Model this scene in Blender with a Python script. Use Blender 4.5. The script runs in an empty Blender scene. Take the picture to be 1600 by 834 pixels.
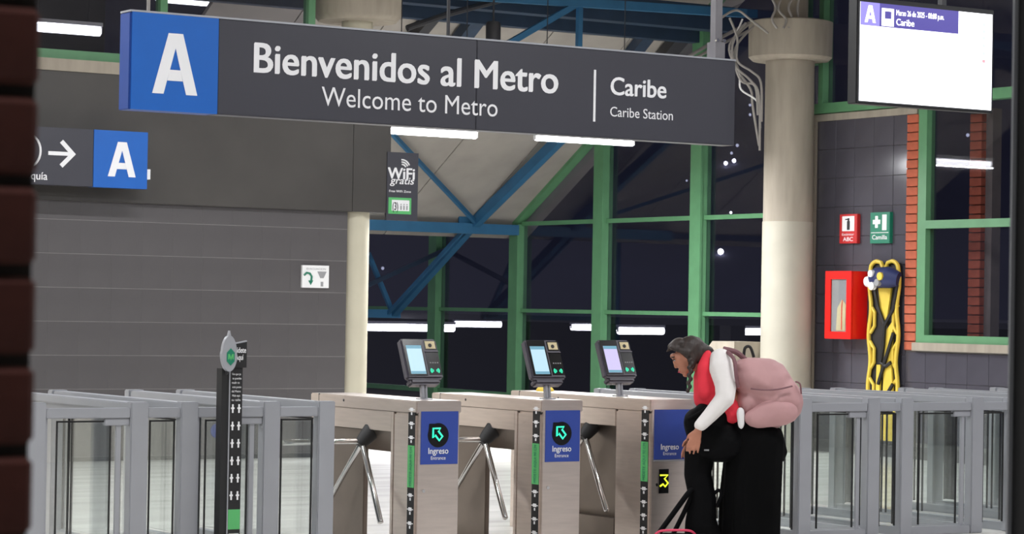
import bpy, bmesh, math, random
from mathutils import Vector, Matrix
random.seed(7)
S = bpy.context.scene
COL = S.collection
# ------------------------------------------------------------------ camera
F_PX, PITCH, ROLL, YAW = 4042.9, 0.01605, 0.01712, 0.56745
CAM = Vector((0, 0, 1.6))
FWD = Vector((math.sin(YAW)*math.cos(PITCH), math.cos(YAW)*math.cos(PITCH), math.sin(PITCH)))
_r = Vector((math.cos(YAW), -math.sin(YAW), 0)); _u = _r.cross(FWD)
RGT = _r*math.cos(ROLL) + _u*math.sin(ROLL)
UPV = -_r*math.sin(ROLL) + _u*math.cos(ROLL)
cd = bpy.data.cameras.new('camera'); cam = bpy.data.objects.new('camera', cd); COL.objects.link(cam)
cd.sensor_fit = 'HORIZONTAL'; cd.sensor_width = 36; cd.lens = F_PX/1600*36
cam.matrix_world = Matrix(((RGT.x, UPV.x, -FWD.x, CAM.x), (RGT.y, UPV.y, -FWD.y, CAM.y), (RGT.z, UPV.z, -FWD.z, CAM.z), (0, 0, 0, 1)))
cd.clip_end = 500; cd.clip_start = 0.05
cd.dof.use_dof = True; cd.dof.focus_distance = 17.5; cd.dof.aperture_fstop = 11
S.camera = cam
# ------------------------------------------------------------------ world, exposure
w = bpy.data.worlds.new('night'); S.world = w; w.use_nodes = True
w.node_tree.nodes['Background'].inputs[0].default_value = (0.55, 0.55, 0.75, 1)
w.node_tree.nodes['Background'].inputs[1].default_value = 0.14
S.view_settings.view_transform = 'Standard'; S.view_settings.look = 'None'
S.view_settings.exposure = 0.5; S.view_settings.gamma = 1.0; S.view_settings.use_curve_mapping = False

# ------------------------------------------------------------------ pixel helpers (photo 1600x834)
def ray(x, y): return FWD + RGT*((x-800)/F_PX) + UPV*((417-y)/F_PX)
def hit(x, y, n, c):
    d = ray(x, y); n = Vector(n); t = (c - n.dot(CAM))/n.dot(d); return CAM + d*t
def atX(x, y, v): return hit(x, y, (1, 0, 0), v)
def atY(x, y, v): return hit(x, y, (0, 1, 0), v)
def atZ(x, y, v): return hit(x, y, (0, 0, 1), v)

# ------------------------------------------------------------------ materials
def lin(c):
    return tuple(((v/255)/12.92 if v/255 <= .04045 else ((v/255+.055)/1.055)**2.4) for v in c)
MATS = {}
def mat(name, rgb, rough=.6, metal=0., var=.08, scale=6., bump=0., spec=.5, stretch=None, coat=0., bscale=None):
    m = bpy.data.materials.new(name); m.use_nodes = True; nt = m.node_tree; N = nt.nodes; L = nt.links
    b = N['Principled BSDF']; b.inputs['Roughness'].default_value = rough; b.inputs['Metallic'].default_value = metal
    b.inputs['Specular IOR Level'].default_value = spec; b.inputs['Coat Weight'].default_value = coat
    c = lin(rgb)
    tc = N.new('ShaderNodeTexCoord'); mp = N.new('ShaderNodeMapping'); L.new(tc.outputs['Object'], mp.inputs[0])
    if stretch: mp.inputs['Scale'].default_value = stretch
    nz = N.new('ShaderNodeTexNoise'); nz.inputs['Scale'].default_value = scale; nz.inputs['Detail'].default_value = 4
    L.new(mp.outputs[0], nz.inputs['Vector'])
    rp = N.new('ShaderNodeValToRGB'); L.new(nz.outputs['Fac'], rp.inputs[0])
    rp.color_ramp.elements[0].position = .3; rp.color_ramp.elements[1].position = .7
    rp.color_ramp.elements[0].color = (*[v*(1-var) for v in c], 1); rp.color_ramp.elements[1].color = (*[min(1, v*(1+var)) for v in c], 1)
    L.new(rp.outputs[0], b.inputs['Base Color'])
    if bump:
        bp = N.new('ShaderNodeBump'); bp.inputs['Strength'].default_value = bump; bp.inputs['Distance'].default_value = .01
        if bscale:
            n2 = N.new('ShaderNodeTexNoise'); n2.inputs['Scale'].default_value = bscale; L.new(mp.outputs[0], n2.inputs['Vector']); L.new(n2.outputs['Fac'], bp.inputs['Height'])
        else: L.new(nz.outputs['Fac'], bp.inputs['Height'])
        L.new(bp.outputs[0], b.inputs['Normal'])
    MATS[name] = m; return m
def emit(name, rgb, strength):
    m = bpy.data.materials.new(name); m.use_nodes = True; nt = m.node_tree
    b = nt.nodes['Principled BSDF']; b.inputs['Base Color'].default_value = (.02, .02, .02, 1) if not name.startswith('tube') else (*lin(rgb), 1); b.inputs['Roughness'].default_value = .4
    b.inputs['Emission Color'].default_value = (*lin(rgb), 1); b.inputs['Emission Strength'].default_value = strength
    MATS[name] = m; return m
def glass(name, tint, refl=1.0, rough=.02, ior=1.5):
    m = bpy.data.materials.new(name); m.use_nodes = True; nt = m.node_tree; N = nt.nodes; L = nt.links
    N.remove(N['Principled BSDF'])
    t = N.new('ShaderNodeBsdfTransparent'); t.inputs[0].default_value = (*tint, 1)
    g = N.new('ShaderNodeBsdfGlossy'); g.inputs['Roughness'].default_value = rough; g.inputs[0].default_value = (refl, refl, refl, 1)
    lw = N.new('ShaderNodeLayerWeight'); lw.inputs[0].default_value = .5
    pw = N.new('ShaderNodeMath'); pw.operation = 'POWER'; L.new(lw.outputs['Facing'], pw.inputs[0]); pw.inputs[1].default_value = 5
    fr = N.new('ShaderNodeMath'); fr.operation = 'MULTIPLY_ADD'; L.new(pw.outputs[0], fr.inputs[0]); r0 = ((ior-1)/(ior+1))**2
    fr.inputs[1].default_value = 1-r0; fr.inputs[2].default_value = r0
    mx = N.new('ShaderNodeMixShader'); L.new(fr.outputs[0], mx.inputs[0]); L.new(t.outputs[0], mx.inputs[1]); L.new(g.outputs[0], mx.inputs[2])
    L.new(mx.outputs[0], N['Material Output'].inputs[0]); MATS[name] = m; return m

mat('wall_tile', (86, 83, 84), .32, var=.10, scale=1.7, bump=.05)
mat('wall_tile_right', (78, 76, 84), .16, var=.08, scale=1.7, bump=.10)
mat('grout', (128, 125, 124), .9)
mat('fascia', (66, 63, 60), .5, var=.2, scale=1.1)
mat('concrete', (160, 151, 137), .85, var=.12, scale=3, bump=.2, stretch=(3, 3, .5))
mat('concrete_pale', (176, 171, 157), .7, var=.06, scale=3)
mat('cream', (190, 184, 164), .6, var=.05, scale=3)
mat('floor', (232, 229, 223), .2, var=.16, scale=1.3, stretch=(.25, 3.2, 1), bump=.10, bscale=3.)  # stretched tone bands put the reflected light streaks into the floor colour
mat('ceiling', (150, 147, 143), .9, var=.06)
mat('roof_panel', (165, 159, 151), .8, var=.10, scale=2)
mat('pale_bounce_wall', (226, 220, 210), .7)
mat('plain_wall', (92, 89, 86), .8)
mat('green', (94, 146, 104), .45, var=.06)
mat('blue_steel', (48, 104, 142), .5, var=.10, scale=4)
mat('navy_steel', (40, 58, 80), .55, var=.10)
mat('dark_steel', (52, 52, 56), .5)
mat('hanger_grey', (112, 110, 114), .45)
mat('sign_face', (58, 58, 66), .42, var=.03, scale=2)
mat('sign_blue', (24, 94, 180), .38, var=.02)
mat('sign_blue_edge', (18, 62, 140), .5, var=.02)
mat('white', (235, 235, 235), .5, var=.02)
mat('white_print', (232, 232, 234), .5, var=.01)
mat('grey_print', (150, 150, 152), .5, var=.01)
mat('aluminium', (166, 168, 174), .36, metal=.35, var=.04, scale=3)
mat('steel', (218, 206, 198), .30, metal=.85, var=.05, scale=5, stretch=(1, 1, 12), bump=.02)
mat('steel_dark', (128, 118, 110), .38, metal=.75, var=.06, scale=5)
mat('chrome', (215, 215, 215), .12, metal=1, var=.02)
mat('black', (22, 22, 24), .55, var=.05)
mat('black_gloss', (14, 14, 16), .2, var=.03)
mat('device', (78, 75, 84), .4, var=.04)
mat('panel_blue', (44, 68, 150), .45, var=.02)
mat('green_print', (86, 176, 104), .5, var=.02)
mat('sign_green', (20, 120, 92), .45, var=.02)
mat('red', (228, 24, 18), .35, var=.03)
mat('sign_red', (190, 34, 34), .45, var=.03)
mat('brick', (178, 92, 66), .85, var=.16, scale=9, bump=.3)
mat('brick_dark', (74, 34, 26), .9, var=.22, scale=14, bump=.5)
mat('night_hill', (70, 72, 92), .95, var=.2, scale=.2)
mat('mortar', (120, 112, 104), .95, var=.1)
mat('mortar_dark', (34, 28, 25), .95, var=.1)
mat('yellow', (222, 192, 70), .5, var=.06)
mat('navy', (34, 44, 92), .6)
mat('cable', (150, 145, 140), .6)
mat('beige', (205, 190, 150), .6)
mat('skin', (176, 118, 94), .55, var=.06, scale=20)
mat('hair', (46, 36, 32), .55, var=.35, scale=40, stretch=(1, 1, .3), bump=.6)
mat('shirt', (232, 228, 226), .85, var=.03, scale=9, bump=.35, bscale=14)
mat('vest', (226, 48, 66), .8, var=.06, scale=9, bump=.3, bscale=12)
mat('trousers', (9, 9, 10), .9, var=.15, scale=8, bump=.3, spec=.08)
mat('bag_black', (9, 9, 11), .7, var=.15, scale=8, bump=.5, bscale=16, spec=.08)
mat('pink', (184, 141, 142), .7, var=.05, scale=6, bump=.5, bscale=11)
mat('pink_dark', (120, 82, 88), .7)
mat('magenta', (214, 60, 96), .6)
glass('clear_glass', (.955, .972, .968)); glass('night_glass', (.80, .80, .84), ior=1.5); glass('case_glass', (.93, .94, .94))
emit('tube', (250, 250, 255), 9); emit('tube_reflection', (250, 250, 255), 6)
emit('screen', (246, 247, 255), 1.9); emit('screen_purple', (84, 74, 168), .75); emit('screen_lilac', (150, 140, 235), .9); emit('screen_white', (250, 250, 255), 1.6)
emit('screen_green', (190, 240, 215), 1.2); emit('screen_red', (230, 150, 160), 1.1)
emit('phone_screen', (190, 228, 246), .72); emit('phone_bar', (120, 190, 218), .5); emit('phone_lilac', (206, 196, 240), .74)
emit('led_green', (40, 235, 180), 1.1); emit('led_yellow', (215, 235, 40), 1.3); emit('lamp_spot', (245, 245, 255), 4); emit('lamp_dim', (190, 195, 220), .8)

# ------------------------------------------------------------------ mesh helpers
WO = {}
class MB:
    def __init__(s): s.v = []; s.f = []
    def quad(s, pts): i = len(s.v); s.v += [Vector(p) for p in pts]; s.f.append(tuple(range(i, i+len(pts)))); return s
    def obox(s, c, ax, ay, az):
        c = Vector(c); ax, ay, az = Vector(ax), Vector(ay), Vector(az); i = len(s.v)
        for dz in (-1, 1):
            for dx, dy in ((-1, -1), (1, -1), (1, 1), (-1, 1)): s.v.append(c+ax*dx+ay*dy+az*dz)
        fs = [(3, 2, 1, 0), (4, 5, 6, 7), (0, 1, 5, 4), (1, 2, 6, 5), (2, 3, 7, 6), (3, 0, 4, 7)]
        if ax.cross(ay).dot(az) < 0: fs = [tuple(reversed(f)) for f in fs]
        s.f += [tuple(i+k for k in f) for f in fs]; return s
    def box(s, a, b):
        a, b = Vector(a), Vector(b); c = (a+b)/2; h = (b-a)/2
        return s.obox(c, (abs(h.x), 0, 0), (0, abs(h.y), 0), (0, 0, abs(h.z)))
    def bar(s, p, q, wd, th, up=(0, 0, 1)):
        p, q = Vector(p), Vector(q); d = (q-p); n = d.normalized(); up = Vector(up)
        sd = n.cross(up); sd = sd.normalized() if sd.length > 1e-4 else Vector((1, 0, 0)); u2 = sd.cross(n)
        return s.obox((p+q)/2, d/2, sd*wd/2, u2*th/2)
    def tube(s, pts, r, n=10, caps=True, closed=False):
        pts = [Vector(p) for p in pts]; m = len(pts); rs = r if isinstance(r, (list, tuple)) else [r]*m
        i0 = len(s.v); prev = None
        for k, p in enumerate(pts):
            a = pts[(k-1) % m] if (closed or k > 0) else pts[k]; b = pts[(k+1) % m] if (closed or k < m-1) else pts[k]
            t = (b-a).normalized()
            if prev is None:
                prev = t.cross(Vector((0, 0, 1)));
                if prev.length < .01: prev = t.cross(Vector((1, 0, 0)))
            prev = (prev - t*prev.dot(t)).normalized(); q = t.cross(prev)
            for j in range(n):
                an = 2*math.pi*j/n; s.v.append(p+(prev*math.cos(an)+q*math.sin(an))*rs[k])
        for k in range(m if closed else m-1):
            k2 = (k+1) % m
            for j in range(n):
                j2 = (j+1) % n; s.f.append((i0+k*n+j, i0+k*n+j2, i0+k2*n+j2, i0+k2*n+j))
        if caps and not closed:
            s.f.append(tuple(i0+j for j in reversed(range(n)))); s.f.append(tuple(i0+(m-1)*n+j for j in range(n)))
        return s
    def lathe(s, c, prof, n=32):
        c = Vector(c); i0 = len(s.v); m = len(prof)
        for (r, z) in prof:
            for j in range(n): a = 2*math.pi*j/n; s.v.append(c+Vector((r*math.cos(a), r*math.sin(a), z)))
        for k in range(m-1):
            for j in range(n): j2 = (j+1) % n; s.f.append((i0+k*n+j, i0+k*n+j2, i0+(k+1)*n+j2, i0+(k+1)*n+j))
        s.f.append(tuple(i0+j for j in reversed(range(n)))); s.f.append(tuple(i0+(m-1)*n+j for j in range(n))); return s
    def prism(s, pts, o, rv, uv, th):
        # polygon in plane o + x*rv + y*uv, extruded towards viewer by th along -(rv x uv)... normal = rv x uv
        o, rv, uv = Vector(o), Vector(rv), Vector(uv); n = rv.cross(uv).normalized(); i = len(s.v); m = len(pts)
        ar = sum(pts[k][0]*pts[(k+1) % m][1]-pts[(k+1) % m][0]*pts[k][1] for k in range(m))
        if ar < 0: pts = list(reversed(pts))
        for d in (0, th):
            for p in pts: s.v.append(o+rv*p[0]+uv*p[1]+n*d)
        s.f.append(tuple(i+m+k for k in range(m))); s.f.append(tuple(i+k for k in reversed(range(m))))
        for k in range(m): k2 = (k+1) % m; s.f.append((i+k, i+k2, i+m+k2, i+m+k))
        return s
    def build(s, name, m, parent=None, smooth=False, bevel=0., origin=None):
        o0 = WO[parent.name] if parent else (Vector(origin) if origin is not None else Vector((0, 0, 0)))
        me = bpy.data.meshes.new(name); me.from_pydata([tuple(v-o0) for v in s.v], [], s.f); me.materials.append(MATS[m])
        if bevel:
            bm = bmesh.new(); bm.from_mesh(me); bmesh.ops.recalc_face_normals(bm, faces=bm.faces)
            bmesh.ops.bevel(bm, geom=[e for e in bm.edges if e.calc_face_angle(0) > .6], offset=bevel, segments=2, affect='EDGES', clamp_overlap=True); bm.to_mesh(me); bm.free()
        if smooth:
            for p in me.polygons: p.use_smooth = True
            try: me.set_sharp_from_angle(angle=.7)
            except Exception: pass
        ob = bpy.data.objects.new(name, me); COL.objects.link(ob)
        if parent: ob.parent = parent
        elif origin is not None: ob.location = o0
        WO[ob.name] = o0; return ob
def tag(o, label=None, cat=None, group=None, kind=None):
    if label: o['label'] = label
    if cat: o['category'] = cat
    if group: o['group'] = group
    if kind: o['kind'] = kind
    return o
def thing(name, loc, label, cat, group=None):
    o = bpy.data.objects.new(name, None); COL.objects.link(o); o.location = loc; o.empty_display_size = .05; WO[o.name] = Vector(loc)
    return tag(o, label, cat, group)
def struct(o): o['kind'] = 'structure'; return o
def sroot(name, loc=(0, 0, 0)):
    o = bpy.data.objects.new(name, None); COL.objects.link(o); o.location = loc; WO[o.name] = Vector(loc); o['kind'] = 'structure'; return o
def piece(name, me, loc, parent):
    o = bpy.data.objects.new(name, me); COL.objects.link(o); o.parent = parent; o.location = Vector(loc)-WO[parent.name]; return o
def bevbox(name, dims, m, bev=.003):
    mb = MB().box([-d/2 for d in dims], [d/2 for d in dims]); me = bpy.data.meshes.new(name); me.from_pydata([tuple(v) for v in mb.v], [], mb.f); me.materials.append(MATS[m])
    bm = bmesh.new(); bm.from_mesh(me); bmesh.ops.bevel(bm, geom=list(bm.edges), offset=bev, segments=1, affect='EDGES'); bm.to_mesh(me); bm.free(); return me
def _glyphs(t, b, shear=0., ex=0.):
    cu = bpy.data.curves.new('t', 'FONT'); cu.body = t; cu.size = 1; cu.offset = b; cu.shear = shear; cu.resolution_u = 4; cu.extrude = ex
    ob = bpy.data.objects.new('t', cu); COL.objects.link(ob); bpy.context.view_layer.update()
    dg = bpy.context.evaluated_depsgraph_get(); me = bpy.data.meshes.new_from_object(ob.evaluated_get(dg))
    bpy.data.objects.remove(ob); bpy.data.curves.remove(cu); return me
def _ext(t, b, shear=0.):
    me = _glyphs(t, b, shear); xs = [v.co.x for v in me.vertices]; e = (min(xs), max(xs)); bpy.data.meshes.remove(me); return e
CAPH = None
def text(s, name, m, parent, o, rv, uv, width, cap, bold=0., th=.002, shear=0.):
    """lettering: o = left end of the baseline, rv/uv unit vectors, width and cap height in metres; one part per word"""
    global CAPH
    if CAPH is None:
        h = _glyphs('H', 0); CAPH = max(v.co.y for v in h.vertices); bpy.data.meshes.remove(h)
    X0, X1 = _ext(s, 0, shear); o, rv, uv = Vector(o), Vector(rv), Vector(uv); n = rv.cross(uv).normalized(); o0 = WO[parent.name]
    words = s.split(' '); kx = width/(X1-X0+2*bold); out = None
    for i, wd in enumerate(words):
        e1 = _ext(' '.join(words[:i+1]), 0, shear)[1]; w0, w1 = _ext(wd, 0, shear); sx = e1-w1
        V, Fc = [], []
        me = _glyphs(wd, 0, shear)
        shifts = ((0, 0),) if not bold else ((-bold, -bold*.5), (-bold*.33, bold*.5), (bold*.33, -bold*.5), (bold, bold*.5))
        for q, (dx, dy) in enumerate(shifts):
            i0 = len(V); d = th+q*.0001
            V += [tuple(o+rv*((v.co.x+sx-X0+bold+dx)*kx)+uv*((v.co.y+dy)/CAPH*cap)+n*d-o0) for v in me.vertices]
            Fc += [tuple(i0+k for k in p.vertices) for p in me.polygons]
        bpy.data.meshes.remove(me)
        nm = bpy.data.meshes.new(name); nm.from_pydata(V, [], Fc); nm.materials.append(MATS[m])
        out = bpy.data.objects.new(name, nm); COL.objects.link(out); out.parent = parent; WO[out.name] = o0
    return out
EX, EY, EZ = Vector((1, 0, 0)), Vector((0, 1, 0)), Vector((0, 0, 1)); NY = Vector((0, -1, 0))
def textY(s, name, m, parent, Yp, pl, pr, capt, bold=0., **k):
    """lettering on a plane facing -Y; pl/pr = photo pixels of the ends of the baseline, capt = pixel y of the cap line at pl"""
    a = atY(*pl, Yp); b = atY(*pr, Yp); c = atY(pl[0], capt, Yp)
    return text(s, name, m, parent, Vector((a.x, Yp, (a.z+b.z)/2)), EX, EZ, b.x-a.x, c.z-a.z, bold, **k)
def A_glyph(mb, o, w_, h, th, rv=EX, uv=EZ):
    # a bold capital A built as one outline (two prisms: left leg+right leg joined, crossbar)
    mb.prism([(0, 0), (.34*w_, 1*h), (.5*w_, 1*h), (.5*w_, .76*h), (.25*w_, 0)], o, rv, uv, th)
    mb.prism([(w_, 0), (.66*w_, 1*h), (.5*w_, 1*h), (.5*w_, .76*h), (.75*w_, 0)], o, rv, uv, th)
    mb.prism([(.33*w_, .22*h), (.67*w_, .22*h), (.62*w_, .40*h), (.38*w_, .40*h)], o, rv, uv, th*.98)
    return mb

EZ = Vector((0, 0, 1))
# ================================================================== SETTING
YW, XR, YF = 24.1, 19.3, 14.3
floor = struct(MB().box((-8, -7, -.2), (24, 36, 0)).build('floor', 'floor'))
# ceiling: flat over the concourse, sloping roof over the far hall
def roofz(y): return 2.81 + .59*(30.05-y)
ceil = struct(MB().box((-8, -7, 5.62), (13.2, 25.25, 5.8)).build('ceiling', 'ceiling'))
struct(MB().box((13.2, -7, 5.62), (20, 25.25, 5.8)).build('ceiling', 'ceiling'))
struct(MB().box((-8, 25.25, 5.62), (11.5, 31, 5.8)).build('ceiling', 'ceiling'))
roof = sroot('roof', (15, 28, 4))
y0, y1 = 25.25, 30.45
for k in range(6):
    xa = 12.75 + k*1.15; xb = xa+1.135
    mb = MB(); dz = .06
    mb.v = [Vector(p) for p in ((xa, y0, roofz(y0)), (xb, y0, roofz(y0)), (xb, y1, roofz(y1)), (xa, y1, roofz(y1)),
            (xa, y0, roofz(y0)+dz), (xb, y0, roofz(y0)+dz), (xb, y1, roofz(y1)+dz), (xa, y1, roofz(y1)+dz))]
    mb.f = [(0, 3, 2, 1), (4, 5, 6, 7), (0, 1, 5, 4), (1, 2, 6, 5), (2, 3, 7, 6), (3, 0, 4, 7)]
    mb.build('roof_panel', 'roof_panel', roof)
MB().quad([(12.75, y0, roofz(y0)+.07), (19.7, y0, roofz(y0)+.07), (19.7, y1, roofz(y1)+.07), (12.75, y1, roofz(y1)+.07)]).build('roof_deck', 'dark_steel', roof)

# back wall with tiles
TS = .3375
wall_back = struct(MB().box((6.5, YW+.0005, 0), (13.28, YW+.25, 2.62)).build('wall_back', 'grout'))
tile_me = bevbox('tile', (TS-.0012, .014, TS-.006), 'wall_tile', .0006)
tile_cut = bevbox('tile', (TS-.0012, .014, .19-.006), 'wall_tile', .0006)
for r in range(7):
    for c in range(14):
        piece('tile', tile_me, (13.28-TS*(c+.5), YW+.006+random.uniform(-.0004, .0004), 2.41-TS*(r+.5)), wall_back)
for c in range(14): piece('tile', tile_cut, (13.28-TS*(c+.5), YW+.006, 2.41+.095), wall_back)
MB().box((6.5, YW-.01, 0), (13.28, YW+.012, .045)).build('skirting', 'dark_steel', wall_back)
fascia = struct(MB().box((6.5, YW-.06, 2.6), (13.30, YW+.25, 3.88)).build('trim_1', 'fascia'))
MB().box((13.306, YW-.06, 2.6), (13.76, YW+.25, 4.02)).build('fascia_end_panel', 'fascia', fascia)
MB().box((6.5, YW-.08, 3.88), (13.3, YW+.3, 4.0)).build('coping', 'concrete', fascia)
# windows above the fascia
win4 = sroot('window_4', (10, YW+.1, 4.0))
MB().box((6.5, YW+.02, 4.0), (13.3, YW+.12, 4.1)).build('frame_rail', 'green', win4)
MB().box((6.5, YW+.02, 5.45), (13.3, YW+.12, 5.6)).build('frame_rail', 'green', win4)
for xv in (9.45, 11.11, 12.81):
    MB().box((xv-.04, YW, 4.1), (xv+.04, YW+.12, 5.45)).build('mullion', 'green', win4)
for xa, xb in ((7.8, 9.41), (9.49, 11.07), (11.15, 12.77)):
    MB().box((xa, YW+.06, 4.1), (xb, YW+.07, 5.45)).build('pane', 'night_glass', win4)
MB().box((7, 30.4, 3.0), (13.2, 30.5, 6.0)).build('back_boarding', 'dark_steel', roof)

# right wall with tiles
wall_right = struct(MB().box((XR+.012, 22.06, 0), (XR+.25, 23.66, 3.86)).build('wall_right', 'grout'))
MB().box((XR+.012, 14, 0), (XR+.25, 22.06, 1.21)).build('wall_below_window', 'grout', wall_right)
MB().box((XR+.012, 23.9, 0), (XR+.2, 34.6, .38)).build('wall_below_glazing', 'wall_tile', wall_right)
MB().box((XR-.03, 23.66, 0), (XR+.25, 23.9, 3.9)).build('pilaster', 'concrete', wall_right)
MB().box((XR-.02, 21.9, 3.85), (XR+.25, 23.9, 3.93)).build('lintel', 'concrete', wall_right)
tile_r = bevbox('tile', (.014, TS-.004, TS-.004), 'wall_tile_right', .001)
for c in range(4):
    for r in range(11):
        o = piece('tile', tile_r, (XR+.006, 23.66-TS*(c+.5), .14+TS*(r+.5)), wall_right)
        o.rotation_euler = (0, random.uniform(-.006, .006), random.uniform(-.006, .006))
tile_rn = bevbox('tile', (.014, .24, TS-.006), 'wall_tile_right', .0015)
for r in range(11): piece('tile', tile_rn, (XR+.006, 22.185, .14+TS*(r+.5)), wall_right)
for c in range(12):
    for r in range(3): piece('tile', tile_r, (XR+.006, 22.06-TS*(c+.5), .14+TS*(r+.5)+.04), wall_right)
MB().box((XR-.008, 14, 0), (XR+.012, 23.66, .14)).build('skirting', 'wall_tile', wall_right)
# brick jamb beside the window and a copy behind the glass for its reflection
brick_r = bevbox('brick', (.10, .19, .092), 'brick', .006)
MB().box((XR+.03, 21.885, 1.21), (XR+.24, 22.06, 3.86)).build('mortar_bed', 'mortar', wall_right)
for k in range(26): piece('brick', brick_r, (XR+.02+random.uniform(-.003, .003), 21.96, 1.26+.1015*k), wall_right)
MB().box((XR+.47, 21.2, 1.0), (XR+.6, 21.56, 3.9)).build('mortar_bed', 'mortar', wall_right)
for k in range(26): piece('brick', brick_r, (XR+.45, 21.40, 1.26+.1015*k), wall_right)
# right window
win2 = sroot('window_2', (XR, 20, 1.21))
MB().box((XR-.05, 15, 1.21), (XR+.25, 21.9, 1.30)).build('window_sill', 'concrete', win2)
MB().box((XR-.02, 15, 1.30), (XR+.1, 21.87, 1.385)).build('frame_rail', 'green', win2)
MB().box((XR-.02, 15, 2.565), (XR+.1, 21.73, 2.655)).build('frame_rail', 'green', win2)
MB().box((XR-.02, 21.73, 1.385), (XR+.1, 21.87, 3.94)).build('frame_jamb', 'green', win2)
MB().box((XR-.024, 19.5, 1.385), (XR+.1, 19.6, 3.94)).build('mullion', 'green', win2)
for ya, yb in ((19.6, 21.73), (15, 19.5)):
    for za, zb in ((1.385, 2.565), (2.655, 3.94)): MB().box((XR+.05, ya, za), (XR+.06, yb, zb)).build('pane', 'night_glass', win2)
win3 = sroot('window_3', (XR, 20, 3.94))
MB().box((XR-.05, 15, 3.94), (XR+.12, 23.97, 4.055)).build('frame_rail', 'green', win3)
MB().box((XR-.05, 23.52, 4.055), (XR+.1, 23.60, 5.6)).build('mullion', 'green', win3)
MB().box((XR-.05, 23.90, 4.055), (XR+.1, 23.97, 5.6)).build('frame_jamb', 'green', win3)
MB().box((XR-.05, 23.60, 4.52), (XR+.1, 23.90, 4.59)).build('frame_rail', 'green', win3)
MB().box((XR-.05, 19.5, 4.055), (XR+.1, 19.57, 5.6)).build('mullion', 'green', win3)
for ya, yb, za, zb in ((23.6, 23.9, 4.055, 4.52), (23.6, 23.9, 4.59, 5.6), (19.57, 23.52, 4.055, 5.6), (15, 19.5, 4.055, 5.6)):
    MB().box((XR+.04, ya, za), (XR+.05, yb, zb)).build('pane', 'night_glass', win3)

# glazed gable wall
win1 = sroot('window_1', (XR, 28, .36))
MU = [32.28, 30.10, 28.05, 25.91, 23.85]
def top(y): return roofz(y)-.05 if y < 30.0 else 2.78
for y in MU[:-1]:
    zt = min(top(y)-.02, 5.6)
    MB().box((XR-.10, y-.11, 0), (XR+.06, y+.11, zt)).build('mullion', 'green', win1)
    MB().box((XR-.112, y-.125, 0), (XR-.08, y-.085, zt)).build('mullion_edge', 'green', win1)
ys = [34.5]+MU
for k in range(5):
    yb, ya = ys[k]-.11, ys[k+1]+.11
    for zc, h in ((.40, .07), (1.575, .05), (2.77, .055)):
        MB().box((XR-.04, ya, zc-h/2), (XR+.04, yb, zc+h/2)).build('transom', 'green', win1)
    MB().box((XR, ya, .435), (XR+.01, yb, 1.55)).build('pane', 'night_glass', win1)
    MB().box((XR, ya, 1.60), (XR+.01, yb, 2.742)).build('pane', 'night_glass', win1)
    if k >= 2:
        za, zb = min(top(ya), 5.6), top(yb)
        mb = MB(); mb.v = [Vector((x, y, z)) for x in (XR, XR+.01) for y, z in ((ya, 2.80), (yb, 2.80), (yb, zb), (ya, za))]
        mb.f = [(0, 1, 2, 3), (7, 6, 5, 4), (0, 4, 5, 1), (1, 5, 6, 2), (2, 6, 7, 3), (3, 7, 4, 0)]; mb.build('pane', 'night_glass', win1)
MB().bar((XR-.06, 30.12, 2.83), (XR-.06, 25.3, 2.83+.59*4.82), .14, .2).build('raking_beam', 'green', win1)

# far side walls behind the camera, so light bounces as in a hall
struct(MB().box((-8, -7.2, 0), (20, -7, 5.62)).build('wall_front', 'plain_wall'))
struct(MB().box((-8, 24.1, 0), (6.48, 24.3, 5.62)).build('wall_back', 'pale_bounce_wall'))  # unseen pale wall, added so the turnstile sides reflect something bright
struct(MB().box((-8.2, -7, 0), (-8, 26, 5.62)).build('wall_left', 'plain_wall'))

# ================================================================== COLUMNS
t = thing('concrete_column', (13.45, 24.27, 0), 'slim cream round column at the end of the grey tiled wall', 'column')
MB().lathe((13.45, 24.27, 0), [(.168, 0), (.168, 4.66)], 40).build('shaft', 'cream', t, True)
MB().lathe((13.45, 24.27, 0), [(.42, 4.64), (.47, 4.70), (.47, 5.6)], 40).build('capital', 'concrete', t, True)
cc = atX(1230, 400, 18.86); cy = cc.y
t = thing('concrete_column', (18.86, cy, 0), 'thick grey concrete column with wide drum capital beside the fire cabinet wall', 'column')
MB().lathe((18.86, cy, 0), [(.295, 0), (.295, 2.66)], 48).build('lower_shaft', 'concrete_pale', t, True)
MB().lathe((18.86, cy, 0), [(.288, 2.66), (.285, 4.56)], 48).build('upper_shaft', 'concrete', t, True)
MB().lathe((18.86, cy, 0), [(.44, 4.53), (.485, 4.57), (.49, 4.98), (.42, 5.0)], 48).build('capital', 'concrete', t, True)
MB().lathe((18.86, cy, 0), [(.20, 5.0), (.20, 5.6)], 32).build('neck', 'concrete', t, True)

pa, pb = atX(1146, 540, 18.7), atX(1190, 534, 18.7)
tag(MB().prism([(0, 0), (pa.y-pb.y, 0), (pa.y-pb.y, pb.z), (.12, pb.z), (0, pb.z-.1)], (18.7, pa.y, 0), (0, -1, 0), EZ, .4).build('concrete_box', 'concrete', None, origin=(18.6, pa.y, 0)), 'pale concrete box left of the thick column, behind the backpack', 'box')
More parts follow.
